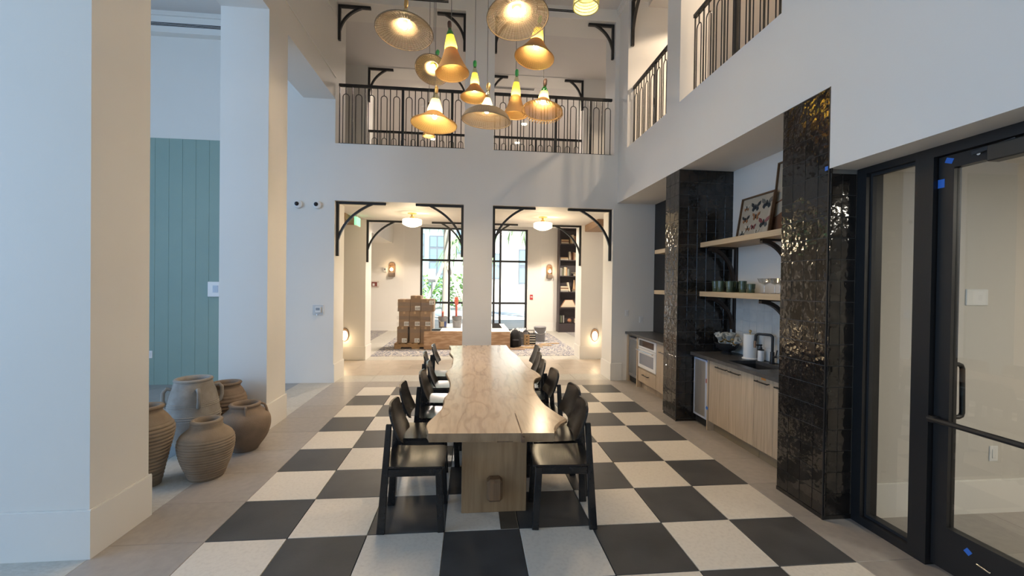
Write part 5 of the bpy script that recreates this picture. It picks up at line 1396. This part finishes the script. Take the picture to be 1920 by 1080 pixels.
# ================================================================== PLYWOOD COVER AND SITE MATERIALS
pc = thing('plywood_box', 'plywood-clad protective box cover standing on the lobby carpet behind the pillar', 'box cover', (0, 0, .006))
b = MB(); b.box(.512, 1.49, 7.80, 7.82, 0, .45); part('plywood_sheet', b, PLY, pc)
b = MB(); b.box(1.50, 2.66, 7.80, 7.82, 0, .43); part('plywood_sheet', b, PLY, pc)
b = MB(); b.box(.90, .92, 7.99, 9.9, 0, .43); part('plywood_sheet', b, PLY, pc)
b = MB(); b.box(2.64, 2.66, 7.82, 9.9, 0, .43); part('plywood_sheet', b, BLACKP, pc)
b = MB(); b.box(.90, 2.66, 7.82, 9.9, .432, .445); part('top_sheet', b, LABELW, pc)
def bucket(label, x, y, z, s=1.0, lid=None, extra=None):
    o = thing('bucket', label, 'bucket', (x, y, z), 0, 'grey plastic buckets'); o.scale = (s, s, s)
    b = MB(); b.lathe([(.001, 0), (.115, 0), (.118, .006), (.138, .29), (.146, .292), (.146, .315), (.150, .32), (.150, .345), (.142, .345), (.132, .30), (.11, .02), (.001, .015)], n=28); bd = part('body', b, BUCKET, o, True)
    b = MB(); b.tube([(.15 * math.cos(a), .15 * math.sin(a) , .31 - .12 * math.sin(a - PI) if a > PI else .31) for a in [PI + i * PI / 10 for i in range(11)]], .004, 5); part('wire_handle', b, CHROME, o, True)
    if extra: extra(o)
    return o
def ex1(o):
    b = MB(); b.box(-.06, .05, -.139, -.125, .05, .20); part('label', b, bmat['cream'], o)
    b = MB(); b.box(.05, .11, -.15, -.115, .05, .20); part('blue_label', b, mat('blue_label', (.05, .08, .25), .5), o)
bucket('grey bucket with paper label on the plywood box, nearer the cartons', .91, 8.75, .446, .88, extra=ex1)
bucket('grey bucket on the plywood box with a red pole standing in it', 1.29, 8.75, .446, .92)
b = MB(); b.tube([(0, 0, 0), (.005, 0, .36)], .035, 10); b.sphere((.006, 0, .38), .045, 10, 8); solo('pole', b, mat('faded_red', (.62, .16, .12), .5), 'short red handle sticking out of the labelled grey bucket', 'handle', loc=(.90, 8.78, .47), smooth=True).scale = (.7, .7, 1.0)
b = MB(); b.tube([(0, 0, 0), (.0, 0, .62)], .03, 10); b.box(-.05, .05, -.05, .05, .60, .80, .01); solo('pole', b, mat('faded_red_2', (.70, .17, .12), .5), 'tall red pole standing in the grey bucket by the pillar', 'pole', loc=(1.27, 8.77, .48), smooth=True)
b = MB(); b.tube([(0, 0, 0), (0, 0, .75)], .055, 14); solo('white_tube', b, WHITE, 'white rolled paper tube standing between cartons and buckets', 'tube', loc=(.66, 8.55, .446), smooth=True)
b = MB(); b.prism([(-.12, 0), (.16, 0), (.06, .14), (-.12, .14)], 0, .02, axis=1); solo('black_binder', b, BLACKP, 'black folder leaning on the white sheet beside the central pillar', 'folder', loc=(2.36, 8.6, .447))
bucket('front grey bucket beside the black backpack', 3.08, 8.60, .006, 1.02)
bucket('second grey bucket behind the black backpack', 2.98, 8.98, .006, 1.05)
bucket('grey bucket with lid standing apart, right of the tools', 3.66, 9.25, .006, 1.18)
o = thing('lid', 'grey lid lying on the bucket that stands apart', 'lid', (3.66, 9.25, .414))
b = MB(); b.lathe([(.001, .02), (.17, .02), (.185, .012), (.185, 0), (.001, 0)], n=28); part('disc', b, BUCKET, o, True)
b = MB(); b.lathe([(.16, .02), (.165, .026), (.17, .02)], n=28); part('rim', b, BUCKET, o, True)
o = thing('backpack', 'black fabric backpack slumped against the plywood box', 'bag', (2.83, 8.22, .006))
b = MB(); b.lathe([(.001, 0), (.15, 0), (.17, .05), (.165, .15), (.14, .28), (.11, .38), (.06, .44), (.001, .455)], n=20, wob=lambda a, z: .06 * math.sin(3 * a + 8 * z) + .04 * math.sin(5 * a)); part('bag_body', b, BLACKF, o, True)
b = MB(); b.box(-.10, .10, -.20, -.13, .03, .22, .03); part('front_pocket', b, BLACKF, o)
b = MB(); b.tube([(-.10, -.10, .38), (-.19, -.14, .22), (-.20, -.14, .05)], .016, 6); part('strap', b, BLACKF, o, True)
b = MB(); b.tube([(-.03, 0, .44), (0, 0, .49), (.03, 0, .44)], .010, 6); part('grab_loop', b, BLACKF, o, True)
o = thing('hand_tool_case', 'small black and white slotted tool crate beside the buckets', 'tool case', (3.30, 8.62, .006))
b = MB(); b.box(-.10, .14, 0, .2, 0, .30, .006); part('case', b, BLACKP, o)
for k in range(4):
    b = MB(); b.box(-.05, .13, -.006, 0, .05 + k * .065, .075 + k * .065); part('pale_slat', b, LABELW, o)
b = MB(); b.tube([(-.07, .1, .30), (-.07, .1, .38), (.10, .1, .38), (.10, .1, .30)], .012, 6); part('handle', b, BLACKP, o, True)
o = thing('wood_offcut', 'upright pale wood block with drilled holes in front of the tool crate', 'wood block', (3.17, 8.42, .006))
b = MB(); b.box(-.075, .075, 0, .05, 0, .29, .004); part('block', b, bmat['tan'], o)
for z in (.06, .15, .24):
    b = MB(); b.lathe([(.001, .002), (.018, .002), (.018, 0)], n=10, M=Matrix.Translation((0, 0, z)) @ Matrix.Rotation(PI / 2, 4, 'X')); part('hole', b, INK, o)
b = MB(); b.box(-.20, .22, -.14, .16, 0, .012); solo('cardboard_sheet', b, CARD, 'flat orange-brown board piece on the floor in front of the backpack', 'board', loc=(2.80, 7.80, .008), rot=(0, 0, .05))
for k, (x, y, a, s) in enumerate(((3.2, 8.15, .1, .35), (3.55, 8.45, -.2, .30), (3.85, 8.75, .3, .28), (3.05, 7.95, -.1, .25))):
    b = MB(); b.box(-s, s, -.06, .06, 0, .012); solo('wood_strip', b, bmat['tan'], 'thin tan wood strip on the carpet, %s from the backpack' % ORD[(1, 2, 3, 0)[k]], 'wood strip', 'loose wood strips by the buckets', loc=(x, y, .008), rot=(0, 0, a))
o = thing('drop_cloth', 'crumpled white and grey rag draped over the buckets', 'cloth', (3.0, 8.80, .37))
b = MB(); bm = b.bm
gv = [[bm.verts.new((-.22 + .5 * i / 10, -.20 + .40 * j / 8, .02 + .03 * math.sin(i * 1.9 + j) + .03 * math.cos(j * 2.3 - i * .7) - .06 * max(0, abs(i - 5) - 3.5))) for j in range(9)] for i in range(11)]
for i in range(10):
    for j in range(8): bm.faces.new((gv[i][j], gv[i + 1][j], gv[i + 1][j + 1], gv[i][j + 1]))
part('cloth', b, mat('rag', (.62, .61, .60), .9), o, True)

# ================================================================== OUTSIDE, SEEN THROUGH THE STOREFRONT
b = MB(); b.box(-30, 30, 12.2, 60, -.3, -.06); g = solo('pavement', b, mat('pale_concrete', (.62, .61, .58), .8, col2=(.55, .54, .51), nscale=1.5), 'sunlit pale concrete forecourt outside the windows', 'pavement'); g['kind'] = 'structure'
b = MB(); b.box(-30, 30, 19.5, 23.5, -.06, -.04); solo('road', b, mat('blue_grey_asphalt', (.30, .36, .42), .9), 'blue-grey road strip outside beyond the forecourt', 'road')['kind'] = 'structure'
def building(name, label, x0, x1, y, h, m_, wins, d=8):
    o = thing(name, label, 'building', (x0, y, -.06))
    w_ = x1 - x0
    b = MB(); b.box(0, w_, 0, d, 0, h); part('wall', b, m_, o)
    for (wx, wz, ww, wh) in wins:
        wx -= x0
        b = MB(); b.box(wx - ww / 2, wx + ww / 2, -.06, .02, wz - wh / 2, wz + wh / 2); f = part('window', b, mat('window_frame_ext', (.20, .23, .28), .6) if 'window_frame_ext' not in bpy.data.materials else bpy.data.materials['window_frame_ext'], o)
        for sx in (-1, 1):
            for sz in (-1, 1):
                b = MB(); b.box(wx + sx * ww * .25 - ww * .2, wx + sx * ww * .25 + ww * .2, -.075, -.06, wz + sz * wh * .25 - wh * .2, wz + sz * wh * .25 + wh * .2)
                part('pane', b, GPANE, f)
    return o
GPANE = mat('sky_reflecting_glass', (.26, .40, .50), .08, spec=.7)
PALEB = mat('pale_blue_render', (.42, .62, .68), .8)
WHITB = mat('white_render', (.80, .79, .76), .8)
building('apartment_building', 'pale blue apartment block outside the left window', -4.2, -.3, 30, 14, PALEB, [(-2.6, 4.6, 1.4, 1.8), (-2.6, 8.0, 1.4, 2.0), (-2.6, 1.5, 1.4, 1.6), (-.95, 4.4, 1.15, 1.9), (-.95, 7.6, 1.15, 1.5), (-.95, 2.4, 1.15, 1.9)])
building('apartment_building', 'white apartment block outside the right window', -.3, 14, 33, 16, WHITB, [(1.0, 5.2, 1.2, 2.0), (1.0, 8.8, 1.2, 2.0), (3.2, 8.8, 1.2, 2.0), (6.3, 3.2, 1.2, 3.0), (8.0, 3.2, 1.1, 3.0), (6.3, 8.6, 1.2, 2.2), (3.6, 3.2, 1.2, 2.2), (11.4, 4.0, 1.4, 2.4)])
LEAF = mat('leaf_green', (.16, .34, .09), .6, col2=(.28, .48, .14), nscale=3)
LEAF2 = mat('leaf_palm', (.30, .46, .22), .6)
TRUNK = mat('pale_trunk', (.52, .47, .40), .9)
def shrub(label, x, y, s, n=260):
    o = thing('shrub', label, 'shrub', (x, y, -.06), 0, 'shrubs across the road')
    rr = random.Random(int(x * 100))
    b = MB(); bm = b.bm
    for i in range(n):
        a = rr.uniform(0, 2 * PI); ph = rr.uniform(0, 1); r = s * (.35 + .65 * rr.random() ** .5)
        c = Vector((r * math.cos(a) * (1 - .5 * ph), r * math.sin(a) * (1 - .5 * ph), .15 + ph * 2.0 * s))
        d1 = Vector((rr.uniform(-1, 1), rr.uniform(-1, 1), rr.uniform(-.2, 1))).normalized() * .16; d2 = d1.cross(Vector((rr.uniform(-1, 1), rr.uniform(-1, 1), .3))).normalized() * .06
        bm.faces.new([bm.verts.new(c - d1), bm.verts.new(c + d2), bm.verts.new(c + d1), bm.verts.new(c - d2)])
    part('foliage', b, LEAF, o)
    b = MB()
    for k in range(4): b.tube([(0, 0, 0), (rr.uniform(-.3, .3) * s, rr.uniform(-.3, .3) * s, s * 1.2)], .02, 5)
    part('stem', b, TRUNK, o)
for k, (x, y, s) in enumerate(((-2.9, 27, .95), (-1.6, 27, 1.05), (-.5, 27.3, 1.0), (.6, 27, 1.15), (1.6, 27.4, 1.0))):
    shrub('leafy green shrub across the road, %s from the left' % ORD[k], x, y, s)
def palm(label, x, y, h, r, n=18, L=1.7, droop=.8):
    o = thing('palm_tree', label, 'tree', (x, y, -.06))
    b = MB(); b.tube([(0, 0, 0), (.05, 0, h * .5), (0, 0, h)], [r * 1.15, r, r * .9], 12); part('trunk', b, TRUNK, o, True)
    rr = random.Random(int(h * 10 + x))
    for k in range(n):
        a = 2 * PI * k / n + rr.uniform(-.15, .15); up = rr.uniform(.1, .9)
        b = MB(); bm = b.bm
        pts = [Vector((math.cos(a) * L * t, math.sin(a) * L * t, h + up * L * t - (droop + up) * L * t * t)) for t in [i / 7 for i in range(8)]]
        side = Vector((-math.sin(a), math.cos(a), 0))
        for i in range(1, 8):
            for sg in (-1, 1):
                c = pts[i]; q = c + side * sg * (.30 * math.sin(PI * (i + .6) / 8.6) + .05) + Vector((0, 0, -.18)) + (pts[i] - pts[i - 1]) * .8
                bm.faces.new([bm.verts.new(pts[i - 1]), bm.verts.new(c), bm.verts.new(q)])
        b.tube(pts, .012, 3)
        part('frond', b, LEAF2, o)
    return o
palm('newly planted palm with pale trunk outside the left window', .42, 17.5, 6.1, .13, n=14, L=1.7)
palm('bushy low palm standing outside behind the planted palm', 1.35, 24.0, 4.6, .16, n=18, L=1.8)
palm('palm with drooping fronds outside the right window', 4.6, 19.0, 5.9, .10, n=11, L=1.7, droop=1.0)
BRACE = mat('pale_timber_prop', (.70, .62, .50), .8)
for k, (x0, x1, yy) in enumerate(((-.75, .36, 17.1), (1.75, .50, 17.1), (.6, .45, 19.0))):
    b = MB(); b.beam((x0, yy, -.05), (x1, 17.45, 2.6 if k < 2 else 2.4), .10, .13); solo('timber_prop', b, BRACE, ('pale timber prop leaning on the planted palm from the left', 'pale timber prop leaning on the planted palm from the right', 'pale timber prop behind the planted palm')[k], 'prop', 'timber props of the palm')
o = thing('street_sign', 'white rectangular street sign on a post outside the left window', 'sign', (-.10, 16.5, -.06))
b = MB(); b.box(-.03, .03, -.03, .03, 0, 2.0); part('post', b, WHITE, o)
b = MB(); b.box(-.17, .17, -.05, -.03, 1.75, 2.35, .004); part('sign_panel', b, WHITE, o)
